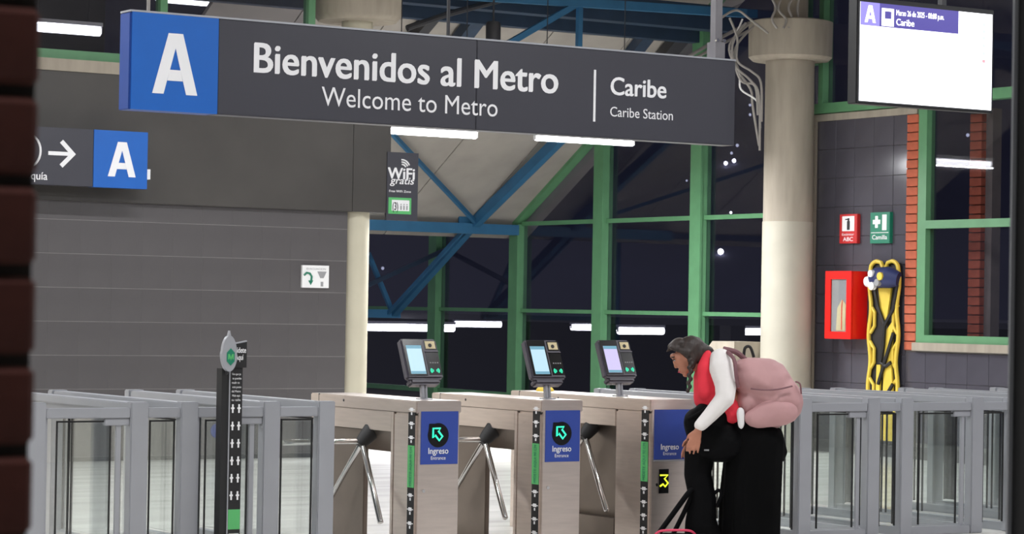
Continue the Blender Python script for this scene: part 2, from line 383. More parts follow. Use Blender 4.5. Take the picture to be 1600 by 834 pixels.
# foreground pillars
PX1 = atY(61, 420, 2.2).x
zc0 = atY(50, 142, 2.2).z; zc1 = atY(50, 704, 2.2).z; per = (zc0-zc1)/4
pil = thing('brick_pillar', (PX1-.25, 2.35, 0), 'dark red brick pillar at the left edge, nearest to the viewer', 'pillar')
n0 = int(zc1/per); zb = zc1-n0*per
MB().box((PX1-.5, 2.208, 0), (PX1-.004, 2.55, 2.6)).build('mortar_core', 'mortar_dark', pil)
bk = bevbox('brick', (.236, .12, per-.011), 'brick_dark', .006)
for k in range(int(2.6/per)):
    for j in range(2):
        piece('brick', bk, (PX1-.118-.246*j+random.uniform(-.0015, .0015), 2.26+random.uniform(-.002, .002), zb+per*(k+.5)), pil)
pr = atY(1584, 420, 4.24).x; pl_ = atY(1578, 420, 4.24).x
t = thing('metal_post', (pr+.12, 4.22, 0), 'black metal post along the right edge of view', 'post')
MB().box((pr, 4.16, 0), (pr+.26, 4.24, 2.7)).build('post', 'black', t)
MB().box((pl_, 4.236, 0), (pr, 4.242, 2.7)).build('edge_strip', 'aluminium', t)

# ================================================================== ROOF STEEL
def rp(x, y, off): return hit(x, y, (0, .59, 1), 2.81+.59*30.05-off)
tr = thing('roof_truss', (18.5, 28, 3.0), 'blue painted steel rafters, struts and braces under the sloping roof', 'truss')
RX = 18.5
a, b, c = atX(884, 208, RX), atX(740, 350, RX), atX(614, 490, RX)
MB().bar(a, b, .10, .14).build('rafter', 'blue_steel', tr)
MB().bar(b, c, .10, .12).build('strut', 'blue_steel', tr)
MB().bar(b+Vector((-.11, 0, -.05)), c+Vector((-.11, 0, -.02)), .03, .05).build('strut_flange', 'blue_steel', tr)
MB().bar(b+Vector((-.1, 0, -.1)), b+Vector((-.1, 0, .12)), .28, .03).build('gusset', 'blue_steel', tr)
MB().bar(rp(612, 208, .16), rp(742, 346, .12), .05, .05).build('brace', 'blue_steel', tr)
e0, e1 = atX(585, 350, RX), b
yb_ = b.y
ea = atY(570, 351, yb_); eb = atY(800, 356, yb_)
MB().bar(ea, Vector((XR-.1, yb_, ea.z)), .12, .14).build('eave_beam', 'blue_steel', tr)
ea2 = rp(640, 331, .06)
MB().bar(Vector((12.5, 30.2, roofz(30.2)-.04)), Vector((XR-.1, 30.2, roofz(30.2)-.04)), .10, .08).build('eave_purlin', 'navy_steel', tr)
MB().bar(Vector((12.5, 30.32, roofz(30.32)+.03)), Vector((XR-.1, 30.32, roofz(30.32)+.03)), .05, .05).build('gutter_edge', 'aluminium', tr)
MB().bar(c+Vector((-2.2, 0, 0)), c+Vector((.1, 0, 0)), .1, .12).build('lower_chord', 'blue_steel', tr)
MB().bar(c, atY(575, 395, c.y), .06, .06).build('brace', 'blue_steel', tr)
MB().bar(atY(560, 452, c.y-.1), atY(700, 388, c.y-.1), .06, .06).build('brace', 'navy_steel', tr)
MB().box((c.x-2.3, c.y-.08, 0), (c.x-2.14, c.y+.08, 2.8)).build('post', 'blue_steel', tr)
# members above the hanging sign
for (p, q, wd, m) in (((690, 8), (635, 74), .14, 'dark_steel'), ((752, 20), (712, 72), .18, 'navy_steel'), ((1018, 46), (984, 90), .16, 'navy_steel'), ((1072, 48), (1034, 94), .2, 'dark_steel')):
    MB().bar(rp(*p, .12), rp(*q, .12), wd, .14).build('rafter', m, tr)
pu = rp(800, 32, .2)
MB().bar((12.0, pu.y, pu.z), (XR, pu.y, pu.z), .16, .16).build('purlin', 'navy_steel', tr)
pu = rp(800, 2, .3)
MB().bar((12.0, pu.y-.1, pu.z), (XR, pu.y-.1, pu.z), .22, .30).build('ridge_beam', 'navy_steel', tr)
q0 = pu.y-.4
MB().bar(atY(784, 74, q0), atY(905, 4, q0), .07, .07).build('brace', 'blue_steel', tr)
MB().bar(atY(906, -4, q0), atY(904, 90, q0), .06, .06, (0, 1, 0)).build('hanger', 'blue_steel', tr)
MB().bar(atY(620, -14, q0), atY(1180, 22, q0), .1, .1).build('upper_chord', 'blue_steel', tr)
MB().tube([atY(636, 44, 25.2), atY(700, 22, 25.2), atY(790, -2, 25.2)], .035, 8).build('conduit', 'dark_steel', tr)
MB().tube([atY(1060, 98, 25.0), atY(1120, 62, 25.0), atY(1170, 36, 25.0)], .022, 8).build('conduit', 'cable', tr)
MB().tube([atY(1072, 98, 25.0), atY(1125, 70, 25.0), atY(1178, 44, 25.0)], .018, 8).build('conduit', 'cable', tr)
sp0 = atY(771, 34, 24.9); sp1 = atY(771, 80, 24.9)
t = thing('pendant_speaker', sp1, 'small dark pendant loudspeaker hanging above the word Metro', 'speaker')
MB().lathe((sp0.x, sp0.y, 0), [(.075, sp1.z), (.085, sp1.z+.03), (.085, sp0.z-.02), (.07, sp0.z)], 24).build('housing', 'dark_steel', t, True)
MB().tube([sp0, (sp0.x, sp0.y, 5.62)], .012, 8).build('rod', 'dark_steel', t)

# cables round the right-hand capital
def curve_pts(pts, n=24):
    P = [Vector(p) for p in pts]; out = []
    for k in range(len(P)-1):
        p0 = P[max(k-1, 0)]; p1 = P[k]; p2 = P[k+1]; p3 = P[min(k+2, len(P)-1)]
        for j in range(n//(len(P)-1)+1):
            s = j/(n//(len(P)-1)+1); out.append(.5*((2*p1)+(-p0+p2)*s+(2*p0-5*p1+4*p2-p3)*s*s+(-p0+3*p1-3*p2+p3)*s**3))
    out.append(P[-1]); return out
CB = [[(1140, 28), (1152, 60), (1152, 95), (1175, 112), (1189, 130), (1190, 190)],
      [(1165, 36), (1146, 62), (1147, 100), (1172, 125), (1186, 150), (1187, 235)],
      [(1172, 36), (1140, 70), (1150, 108), (1160, 128), (1180, 135), (1184, 180)],
      [(1160, 30), (1143, 80), (1155, 118), (1158, 140), (1184, 160), (1188, 200)],
      [(1178, 40), (1149, 75), (1155, 112), (1173, 140), (1176, 165), (1186, 228)],
      [(1124, 30), (1150, 16), (1172, 30), (1200, 52)],
      [(1204, -6), (1212, 12), (1206, 30), (1214, 44)], [(1222, -6), (1216, 14), (1228, 30), (1224, 44)], [(1240, -6), (1232, 12), (1238, 30), (1232, 44)], [(1250, -6), (1246, 16), (1252, 44)]]
NM = ['outermost', 'second', 'third', 'fourth', 'innermost']
for k, pts in enumerate(CB):
    Yc = cy-.12+.02*k if k < 5 else cy-.30 if k == 5 else cy-.36
    me = MB().tube(curve_pts([atY(x, y, Yc) for x, y in pts]), .014 if k != 3 else .011, 8)
    o = me.build('cable', 'cable' if k != 3 else 'white', None, True, origin=atY(*pts[-1], Yc))
    if k == 3: tag(o, 'thin white cable drooping left of the concrete column below its capital', 'cable', 'cables beside the capital')
    elif k < 5: tag(o, 'grey cable drooping left of the concrete column below its capital', 'cable', 'cables beside the capital')
    elif k == 5: tag(o, 'short grey cable arching over the top of the column capital', 'cable', 'cables beside the capital')
    else: tag(o, 'pale cable running up the neck above the drum capital', 'cable', 'cables above the capital')

# ================================================================== LIGHT FIXTURES
def fixture(xa, xb, y, z, label, ztop, group, power=0, m='tube', r=.022, rods=True):
    t = thing('tube_light', ((xa+xb)/2, y, z), label, 'light', group)
    MB().tube([(xa+.02, y, z), (xb-.02, y, z)], r, 12).build('tube', m, t, True)
    MB().box((xa, y-.05, z+r+.006), (xb, y+.05, z+r+.05)).build('housing', 'white', t)
    for x in (xa, xb-.02): MB().box((x, y-.025, z-.025), (x+.02, y+.025, z+r+.006)).build('end_cap', 'white', t)
    if rods:
        for x in (xa+.15, xb-.15): MB().tube([(x, y, z+r+.05), (x, y, ztop)], .006, 6).build('rod', 'dark_steel', t)
    if power:
        ld = bpy.data.lights.new('tube_glow', 'AREA'); ld.shape = 'RECTANGLE'; ld.size = xb-xa; ld.size_y = .10; ld.energy = power; ld.color = (.97, .98, 1.0)
        lo = bpy.data.objects.new('tube_glow', ld); COL.objects.link(lo); lo.parent = t; lo.location = (0, 0, -r-.012)
    return t
a, b = atY(606, 207.5, 24.5), atY(745, 209, 24.5)
fixture(a.x, b.x, 24.5, (a.z+b.z)/2, 'glowing tube light under the words Welcome to Metro', 5.615, 'tube lights in the far hall', 140, r=.034)
a, b = atY(835, 217, 24.5), atY(990, 222, 24.5)
fixture(a.x, b.x, 24.5, (a.z+b.z)/2, 'glowing tube light under the white divider line of the sign', 5.615, 'tube lights in the far hall', 140, r=.034)
for (pl, pr_, lb) in (((40, 43), (158, 48), 'tube set behind the high window as a reflection, beside the brick pillar'), ((243, -2), (378, 6), 'tube set behind the high window as a reflection, above the blue A')):  # glowing tubes added behind the glass in place of reflections in it
    a, b = atY(*pl, 27.5), atY(*pr_, 27.5)
    fixture(a.x, b.x, 27.5, (a.z+b.z)/2, lb, 5.615, 'tubes standing in for reflections in the high window', 3, 'tube_reflection', r=.05)
POWER = 75
for Y_ in (1.5, 6.5, 11.5, 16.0, 20.5):
    for X_ in (0.5, 5.5, 10.5, 15.5):
        fixture(X_-.75, X_+.75, Y_, 5.1, 'white tube light in the ceiling rows above the concourse', 5.615, 'ceiling tube lights over the concourse', POWER*(.2 if X_ > 12 and Y_ < 8 else .5 if Y_ < 8 else 1.15))
# platform roof and its lights beyond the glass
plat = thing('platform_roof', (34, 45, -3), 'dark platform roof edge with lights outside the glazing', 'roof')
MB().box((22, 31, 1.40), (60, 75, 1.5)).build('roof_slab', 'dark_steel', plat)
for x in (26, 40, 54):
    for y in (34, 52, 70): MB().box((x-.15, y-.15, -3), (x+.15, y+.15, 1.40)).build('post', 'dark_steel', plat)
for (pl, pr_, lb) in (((570, 511), (710, 512), 'long bright tube light outside, just right of the cream column'), ((709, 506), (783, 507), 'tube light outside, between the first and second ticket readers'),
        ((892, 511), (927, 512), 'short tube light outside, left of the third green mullion'), ((965, 516.5), (1037, 517.5), 'tube light outside above the third ticket reader'), ((1129, 517.5), (1215, 518.5), 'tube light outside, left of the thick concrete column'),
        ):
    a = atZ(*pl, 1.24); b = atY(*pr_, a.y)
    fixture(a.x, b.x, a.y, 1.24, lb, 1.40, 'platform tube lights outside', 0, 'tube', r=.06)
HN = (-math.sin(YAW)*.5, -math.cos(YAW)*.5, 1); HC = -6-.5*62
HB = Vector((math.sin(YAW), math.cos(YAW), 0)); HR = Vector((math.cos(YAW), -math.sin(YAW), 0))
hl = MB(); 
for i_ in range(9):
    for j_ in range(2):
        d_ = 60+j_*50; z_ = -6+.5*(d_-62); hl.v.append(HB*d_+HR*(-40+10*i_)+Vector((0, 0, z_-.05-(0 if j_ == 0 else random.uniform(0, 3)))))
for i_ in range(8): hl.f.append((2*i_, 2*i_+2, 2*i_+3, 2*i_+1))
struct(hl.build('hillside', 'night_hill'))
for (x, y, rr, m) in ((1134, 255, .10, 'lamp_spot'), (1147, 251, .10, 'lamp_spot'), (1143, 239, .07, 'lamp_dim'), (1152, 227, .08, 'lamp_dim'), (1172, 179, .07, 'lamp_dim'), (1172, 164, .07, 'lamp_dim'), (1126, 393, .14, 'lamp_spot'), (1142, 332, .06, 'lamp_spot'), (1073, 282, .05, 'lamp_dim'), (1512, 211, .09, 'lamp_dim'), (1547, 211, .09, 'lamp_dim'), (1528, 302, .08, 'lamp_dim'), (1181, 38, .06, 'lamp_dim'), (813, 331, .05, 'lamp_dim'), (598, 419, .07, 'lamp_dim')):
    p = hit(x, y, HN, HC)
    rr *= .7
    o = MB().lathe(p, [(.01, -rr), (rr*.7, -rr*.7), (rr, 0), (rr*.7, rr*.7), (.01, rr)], 12).build('city_light', m, None, True, origin=p)
    tag(o, 'brightest lone city light outside, between green mullion and thick column' if (x, y) == (1126, 393) else 'small distant city light glowing in the night outside the windows', 'light', 'distant city lights')

# ================================================================== HANGING SIGN
YS = 14.6
sx0, sx1 = 6.505, 11.155; sz0, sz1 = 2.78, 3.378
sg = thing('hanging_sign', ((sx0+sx1)/2, YS+.05, sz0), 'long dark grey hanging sign reading Bienvenidos al Metro', 'sign')
MB().box((7.105, YS, sz0), (9.0, YS+.14, sz1)).build('panel', 'sign_face', sg, bevel=.004)
MB().box((9.002, YS, sz0), (sx1, YS+.14, sz1)).build('panel', 'sign_face', sg, bevel=.004)
ap = MB().box((sx0+.012, YS-.004, sz0), (7.103, YS+.01, sz1)).build('letter_panel', 'sign_blue', sg)
MB().box((sx0, YS+.004, sz0), (7.10, YS+.15, sz1-.003)).build('letter_box', 'sign_blue_edge', sg, bevel=.004)
MB().box((sx0, YS-.006, sz1), (sx1, YS+.15, sz1+.012)).build('top_cap', 'aluminium', sg)
aa = atY(237, 145.5, YS); ab = atY(307.5, 149.5, YS); at_ = atY(273, 52.5, YS)
A_glyph(MB(), Vector((aa.x, YS-.0045, (aa.z+ab.z)/2)), ab.x-aa.x, at_.z-(aa.z+ab.z)/2, .003).build('letter', 'white_print', ap)
textY('Bienvenidos al Metro', 'lettering', 'white_print', sg, YS-.001, (396, 111.5), (872, 146.5), 66, .022)
textY('Welcome to Metro', 'lettering', 'white_print', sg, YS-.001, (502, 164.5), (777, 182.5), 135)
textY('Caribe', 'lettering', 'white_print', sg, YS-.001, (953.5, 148), (1041, 153), 121, .022)
textY('Caribe Station', 'lettering', 'white_print', sg, YS-.001, (953, 182.5), (1051, 187), 167.5, .004)
a, b = atY(929.5, 109, YS), atY(929.5, 190, YS)
MB().box((a.x-.009, YS-.003, b.z), (a.x+.009, YS, a.z)).build('divider', 'white_print', sg)
for x, m, r in ((1119, 'hanger_grey', .03), (231, 'cable', .012), (700, 'dark_steel', .012)):
    p = atY(x, 60, YS+.07)
    if r > .02:
        MB().box((p.x-r, YS+.04, sz1+.012), (p.x+r, YS+.1, 5.62)).build('hanger', m, sg)
        MB().box((p.x-r-.012, YS+.02, sz1+.012), (p.x+r+.012, YS+.12, sz1+.13)).build('hanger_bracket', 'hanger_grey', sg)
        for dx in (-.03, .03): MB().tube([(p.x+dx, YS+.008, sz1+.14), (p.x+dx, YS+.03, sz1+.14)], .012, 10).build('bolt', 'chrome', sg)
    else: MB().tube([(p.x, YS+.07, sz1+.01), (p.x, YS+.07, 5.62)], r, 8).build('hanger', m, sg)

# direction sign on the left
YD = 23.72
d0 = thing('direction_sign', (10.3, YD, 2.73), 'dark direction sign with white arrow and blue A beside the brick pillar', 'sign')
a, b, c = atY(147, 203.5, YD), atY(231, 207, YD), atY(231, 295.5, YD)
xl = a.x-2.2
MB().box((xl, YD, c.z), (a.x-.002, YD+.12, b.z)).build('panel', 'sign_face', d0, bevel=.004)
bp_ = MB().box((a.x, YD-.004, c.z), (b.x, YD+.12, b.z)).build('letter_panel', 'sign_blue', d0)
aa = atY(168, 275, YD); ab = atY(211.5, 277.5, YD); at_ = atY(190, 222, YD)
A_glyph(MB(), Vector((aa.x, YD-.0045, (aa.z+ab.z)/2)), ab.x-aa.x, at_.z-(aa.z+ab.z)/2, .003).build('letter', 'white_print', bp_)
ar0 = atY(97, 240, YD); k = (atY(119, 240, YD).x-atY(76, 240, YD).x)/2
mb = MB(); o = Vector((ar0.x, YD, ar0.z))
mb.prism([(-k, -.13*k), (.62*k, -.13*k), (.62*k, .13*k), (-k, .13*k)], o, EX, EZ, .003)
mb.prism([(1*k, 0), (.05*k, .95*k), (-.17*k, .74*k), (.57*k, 0)], o, EX, EZ, .0032)
mb.prism([(1*k, 0), (.05*k, -.95*k), (-.17*k, -.74*k), (.57*k, 0)], o, EX, EZ, .0034)
mb.build('arrow', 'white_print', d0)
pe = atY(74, 281, YD)
text('Antioquía', 'lettering', 'white_print', d0, (pe.x-.42, YD, pe.z), EX, EZ, .42, .075, .012)
rc = atY(42, 235, YD)
MB().tube([rc+Vector((.14*math.cos(q), -.001, .16*math.sin(q))) for q in [2*math.pi*j/28 for j in range(28)]], .012, 6, closed=True).build('ring', 'white_print', d0)
MB().box((b.x, YD+.03, c.z+.1), (b.x+.05, YD+.10, c.z+.2)).build('bracket', 'white', d0)
for x in (a.x-.9, b.x-.2): MB().box((x-.02, YD+.12, c.z+.2), (x+.02, YW-.06, c.z+.26)).build('wall_arm', 'dark_steel', d0)

# wifi sign
YI = YW-.07
a, b = atY(605.5, 237, YI), atY(652, 345.5, YI)
wf = thing('wifi_sign', (a.x, YI, b.z), 'dark panel reading wifi gratis above the cream column', 'sign')
MB().box((a.x, YI, b.z), (b.x, YI+.04, a.z)).build('panel', 'sign_face', wf)
textY('WiFi', 'lettering', 'white_print', wf, YI, (605.5, 279), (648, 280), 262, .03)
textY('gratis', 'lettering', 'white_print', wf, YI, (609, 287), (647, 288), 276, .012, shear=.2)
textY('Free WiFi Zone', 'lettering', 'white_print', wf, YI, (608, 300), (642, 301), 296.5, .012)
wc = atY(628, 264, YI)
for r in (.05, .075, .10):
    MB().tube([wc+Vector((r*math.sin(q), -.003, r*math.cos(q))) for q in [-.1+1.2*j/8 for j in range(9)]], .008, 6).build('wave', 'white_print', wf)
a, b = atY(607, 308, YI), atY(642, 335, YI)
gp = MB().box((a.x, YI-.003, b.z), (b.x, YI, a.z)).build('label', 'green_print', wf)
a2, b2 = atY(612, 312, YI), atY(639, 330, YI)
MB().box((a2.x, YI-.005, b2.z), (b2.x, YI-.003, a2.z)).build('label_field', 'white_print', gp)
textY('(3)', 'label_print', 'black', gp, YI-.005, (613, 328), (622, 328), 316, .02)
textY('iii', 'label_print', 'grey_print', gp, YI-.005, (625, 328), (637, 328), 318, .01)

# small notice on the tiled wall
YN = YW-.03
a, b = atY(472.5, 414, YN), atY(513.5, 450, YN)
nt_ = thing('wall_notice', (a.x, YN, b.z), 'small white notice with green arrow on the grey tiled wall', 'notice')
MB().box((a.x, YN, b.z), (b.x, YW, a.z)).build('board', 'white', nt_)
MB().tube([atY(x, y, YN-.002) for x, y in ((475, 430), (479, 426), (484, 427), (487, 432), (486, 440))], .012, 6).build('arrow', 'sign_green', nt_)
MB().prism([(-.03, 0), (.03, 0), (0, -.05)], atY(485.5, 438, YN), EX, EZ, .002).build('arrow_head', 'sign_green', nt_)
MB().prism([(-.055, .04), (.055, .04), (.02, -.03), (-.02, -.03)], atY(503, 430, YN), EX, EZ, .002).build('print', 'grey_print', nt_)
MB().prism([(-.015, .02), (.015, .02), (.015, -.03), (-.015, -.03)], atY(503, 443, YN), EX, EZ, .002).build('print', 'grey_print', nt_)
textY('EVACUACION', 'lettering', 'grey_print', nt_, YN, (479, 421), (509, 422), 418, 0)

bd = atY(340, 673, YW-.02)
o = MB().tube([(bd.x, YW-.02, bd.z), (bd.x, YW, bd.z)], .075, 28).build('disc_sign', 'panel_blue', None, origin=(bd.x, YW, bd.z))
tag(o, 'small round blue disc on the tiled wall behind the black height post', 'sign')

# ================================================================== INFORMATION SCREEN
YT = 14.1
a, b = atY(1345, 6, YT), atY(1550.5, 19.5, YT); c_, d_ = atY(1341, 160, YT), atY(1548, 169.5, YT)
tx0, tx1 = (a.x+c_.x)/2, (b.x+d_.x)/2; tz1, tz0 = (a.z+b.z)/2, (c_.z+d_.z)/2
tv = thing('information_screen', ((tx0+tx1)/2, YT, tz0), 'bright white information screen hanging at upper right', 'screen')
MB().box((tx0-.025, YT, tz0-.02), (tx1+.02, YT+.10, tz1+.035)).build('housing', 'black', tv, bevel=.006)
MB().box((tx0+.25, YT+.10, tz0+.08), (tx1-.15, YT+.16, tz1-.08)).build('back_cover', 'device', tv, bevel=.01)
sc = MB().box((tx0, YT-.004, tz0), (tx1, YT, tz1)).build('display', 'screen', tv)
wv = tx1-tx0; hv = tz1-tz0
def tvb(x0, x1, z0, z1, th=.002): return MB().box((tx0+x0*wv, YT-.004-th, tz1-z1*hv), (tx0+x1*wv, YT-.004, tz1-z0*hv))
tvb(0, .14, 0, .235).build('letter_tile', 'screen_lilac', sc)
tvb(.14, .735, 0, .235).build('header_band', 'screen_purple', sc)
A_glyph(MB(), (tx0+.03*wv, YT-.0065, tz1-.205*hv), .08*wv, .175*hv, .002).build('letter', 'screen_white', sc)
tvb(.155, .245, .045, .225, .003).build('train_icon', 'screen_white', sc); tvb(.178, .225, .075, .15, .004).build('train_window', 'screen_purple', sc)
text('Marzo 26 de 2025 - 08:08 p.m.', 'lettering', 'screen_white', sc, (tx0+.262*wv, YT-.006, tz1-.105*hv), EX, EZ, .36*wv, .055*hv, .02)
text('Caribe', 'lettering', 'screen_white', sc, (tx0+.262*wv, YT-.006, tz1-.205*hv), EX, EZ, .135*wv, .065*hv, .02)
for z_, m in ((.10, 'screen_green'), (.17, 'screen_green'), (.24, 'screen_green'), (.32, 'screen_green'), (.40, 'screen_green'), (.48, 'screen_red')):
    tvb(.925, .945, z_, z_+.03).build('line_dot', m, sc)
for x in (.3, .7): MB().box((tx0+x*wv-.02, YT+.1, tz1-.1), (tx0+x*wv+.02, YT+.15, 5.62)).build('hanger', 'dark_steel', tv)

# ================================================================== TURNSTILES
ARROW = [(-1, 1), (.5, 1), (.1, .55), (.95, -.3), (.3, -.95), (-.55, -.1), (-1, -.5)]
def cab(x0, x1, yf, yb, label, solid, rd, screen):
    t = thing('turnstile', ((x0+x1)/2, (yf+yb)/2, 0), label, 'turnstile', 'entry turnstiles in a row')
    lid = MB().box((x0-.004, yf+.003, .918), (x1+.004, yb, .998)).build('lid', 'steel', t, bevel=.006)
    MB().tube([(x0-.006, (yf+yb)/2+.25, .965), (x0-.003, (yf+yb)/2+.25, .965)], .009, 10).build('lock', 'dark_steel', lid)
    MB().box((x0-.005, yb-.12, .918), (x1+.005, yb-.115, .999)).build('seam', 'dark_steel', lid)
    if not solid:
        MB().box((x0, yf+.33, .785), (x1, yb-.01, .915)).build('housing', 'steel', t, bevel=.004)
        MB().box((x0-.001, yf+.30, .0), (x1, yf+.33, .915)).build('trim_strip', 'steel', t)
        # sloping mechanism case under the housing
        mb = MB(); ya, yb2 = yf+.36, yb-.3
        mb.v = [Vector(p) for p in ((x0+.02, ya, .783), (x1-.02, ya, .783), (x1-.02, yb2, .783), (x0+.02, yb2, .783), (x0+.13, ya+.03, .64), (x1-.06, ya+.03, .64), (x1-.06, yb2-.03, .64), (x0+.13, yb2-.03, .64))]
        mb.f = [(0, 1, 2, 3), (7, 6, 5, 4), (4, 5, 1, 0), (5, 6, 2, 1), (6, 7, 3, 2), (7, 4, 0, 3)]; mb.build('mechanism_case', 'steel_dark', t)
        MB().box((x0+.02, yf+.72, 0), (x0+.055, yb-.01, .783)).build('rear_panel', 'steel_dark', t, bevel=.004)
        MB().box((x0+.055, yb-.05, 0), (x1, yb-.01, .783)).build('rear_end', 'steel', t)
        fl = yf+.30; hy = yf+.66; hz = .705; hx = x0-.03
    else:
        fl = yf+.42; hy = yf+.78; hz = .72; hx = x0-.01
        MB().box((x0, yf+.42, .80), (x1, yb-.01, .915)).build('housing', 'steel', t, bevel=.004)
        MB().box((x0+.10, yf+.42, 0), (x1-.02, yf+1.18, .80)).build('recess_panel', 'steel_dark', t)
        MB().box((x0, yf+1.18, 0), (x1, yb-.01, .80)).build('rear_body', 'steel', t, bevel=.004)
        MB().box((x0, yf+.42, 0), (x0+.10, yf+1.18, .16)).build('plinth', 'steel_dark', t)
    MB().box((x0, yf+.012, 0), (x1, fl, .915)).build('front_body', 'steel', t, bevel=.012)
    door = MB().box((x0+.012, yf+.002, .02), (x1-.012, yf+.014, .985)).build('front_door', 'steel', t, bevel=.003)
    MB().tube([(x0+.055, yf-.006, .42), (x0+.055, yf+.004, .42)], .011, 12).build('door_lock', 'chrome', door)
    zb = .59; zt = .93
    pn = MB().box((x0+.03, yf-.002, zb), (x1-.022, yf+.002, zt)).build('entrance_panel', 'panel_blue', t)
    if not solid:
        cx, cz, r = x0+.158, .777, .078
        pts = [(r*math.cos(q), r*math.sin(q)) for q in [math.pi*2*j/40 for j in range(40)]]
        pts = [(-r*.88, r*.95) if (p[0] < -.35*r and p[1] > .35*r) else p for p in pts]
        cl = []
        for p in pts:
            if not cl or p != cl[-1]: cl.append(p)
        MB().prism(cl, (cx, yf-.002, cz), EX, EZ, .002).build('lamp_disc', 'black_gloss', pn)
        k = .040
        MB().tube([Vector((cx+p[0]*k*.9-.004, yf-.005, cz+p[1]*k+.004)) for p in ARROW], .0072, 6, closed=True).build('arrow_lamp', 'led_green', pn)
    else:
        MB().box((x0+.075, yf-.003, .36), (x0+.155, yf+.002, .525)).build('display', 'black_gloss', t)
        k = .03; cx, cz = x0+.115, .445
        MB().tube([Vector((cx+p[0]*k, yf-.006, cz+p[1]*k)) for p in ((-1.1, 1.3), (1, 1.3), (.1, .5), (1.1, -.5), (.3, -1.3), (-.3, -.7), (-1.1, -1.2))], .006, 6).build('display_sign', 'led_yellow', t)
        MB().box((x0+.03, yf-.003, zb-.012), (x1-.022, yf+.002, zb-.002)).build('panel_edge', 'aluminium', t)
    text('Ingreso', 'lettering', 'white_print', pn, (x0+.085, yf-.002, zb+.068), EX, EZ, .15, .038, .012)
    text('Entrance', 'lettering', 'white_print', pn, (x0+.105, yf-.002, zb+.03), EX, EZ, .11, .022, 0)
    # height strip on the side next to the front corner
    st = MB().box((x0-.003, yf+.022, .02), (x0, yf+.105, .985)).build('height_strip', 'black', t)
    MB().box((x0-.005, yf+.022, .44), (x0-.003, yf+.105, .71)).build('strip_field', 'green_print', st)
    text('MIDETE AQUI 90 CM', 'strip_lettering', 'sign_green', st, (x0-.005, yf+.05, .45), EZ, EY, .25, .03, 0)
    for z_ in (.94, .85, .76, .39, .30, .21, .12):
        mb = MB().box((x0-.006, yf+.045, z_-.010), (x0-.003, yf+.082, z_+.012)); mb.box((x0-.006, yf+.026, z_-.003), (x0-.003, yf+.045, z_+.003)); mb.box((x0-.006, yf+.082, z_-.003), (x0-.003, yf+.1, z_+.003)); mb.box((x0-.006, yf+.056, z_-.034), (x0-.003, yf+.07, z_-.016))
        mb.build('height_mark', 'white_print', st)
    # tripod
    H = Vector((hx, hy, hz)); ax = Vector((-.707, 0, -.707))
    hub = MB().tube([H-ax*.10, H-ax*.02, H+ax*.035], [.06, .05, .036], 20).build('hub', 'black', t, True)
    for dv in (Vector((-1, 0, 0)), Vector((-.12, .62, -.78)), Vector((-.12, -.62, -.78))):
        dv.normalize(); p = H+dv*.03
        if solid and dv.x < -.5: L_ = .50
        else: L_ = .62 if dv.x > -.5 else .56
        MB().tube([p, p+dv*.02, p+dv*(L_-.006), p+dv*L_], [.016, .019, .019, .014], 16).build('arm', 'chrome', t, True)
    # ticket reader on its pole
    return t
C1 = cab(8.42, 8.75, 14.31, 15.75, 'steel turnstile nearest the left glass barriers, green arrow lit', False, None, None)
C2 = cab(9.375, 9.70, 14.31, 15.73, 'steel turnstile in the middle of the row, green arrow lit', False, None, None)
C3 = cab(10.26, 10.62, 14.31, 16.08, 'steel turnstile with yellow display behind the bending woman', True, None, None)
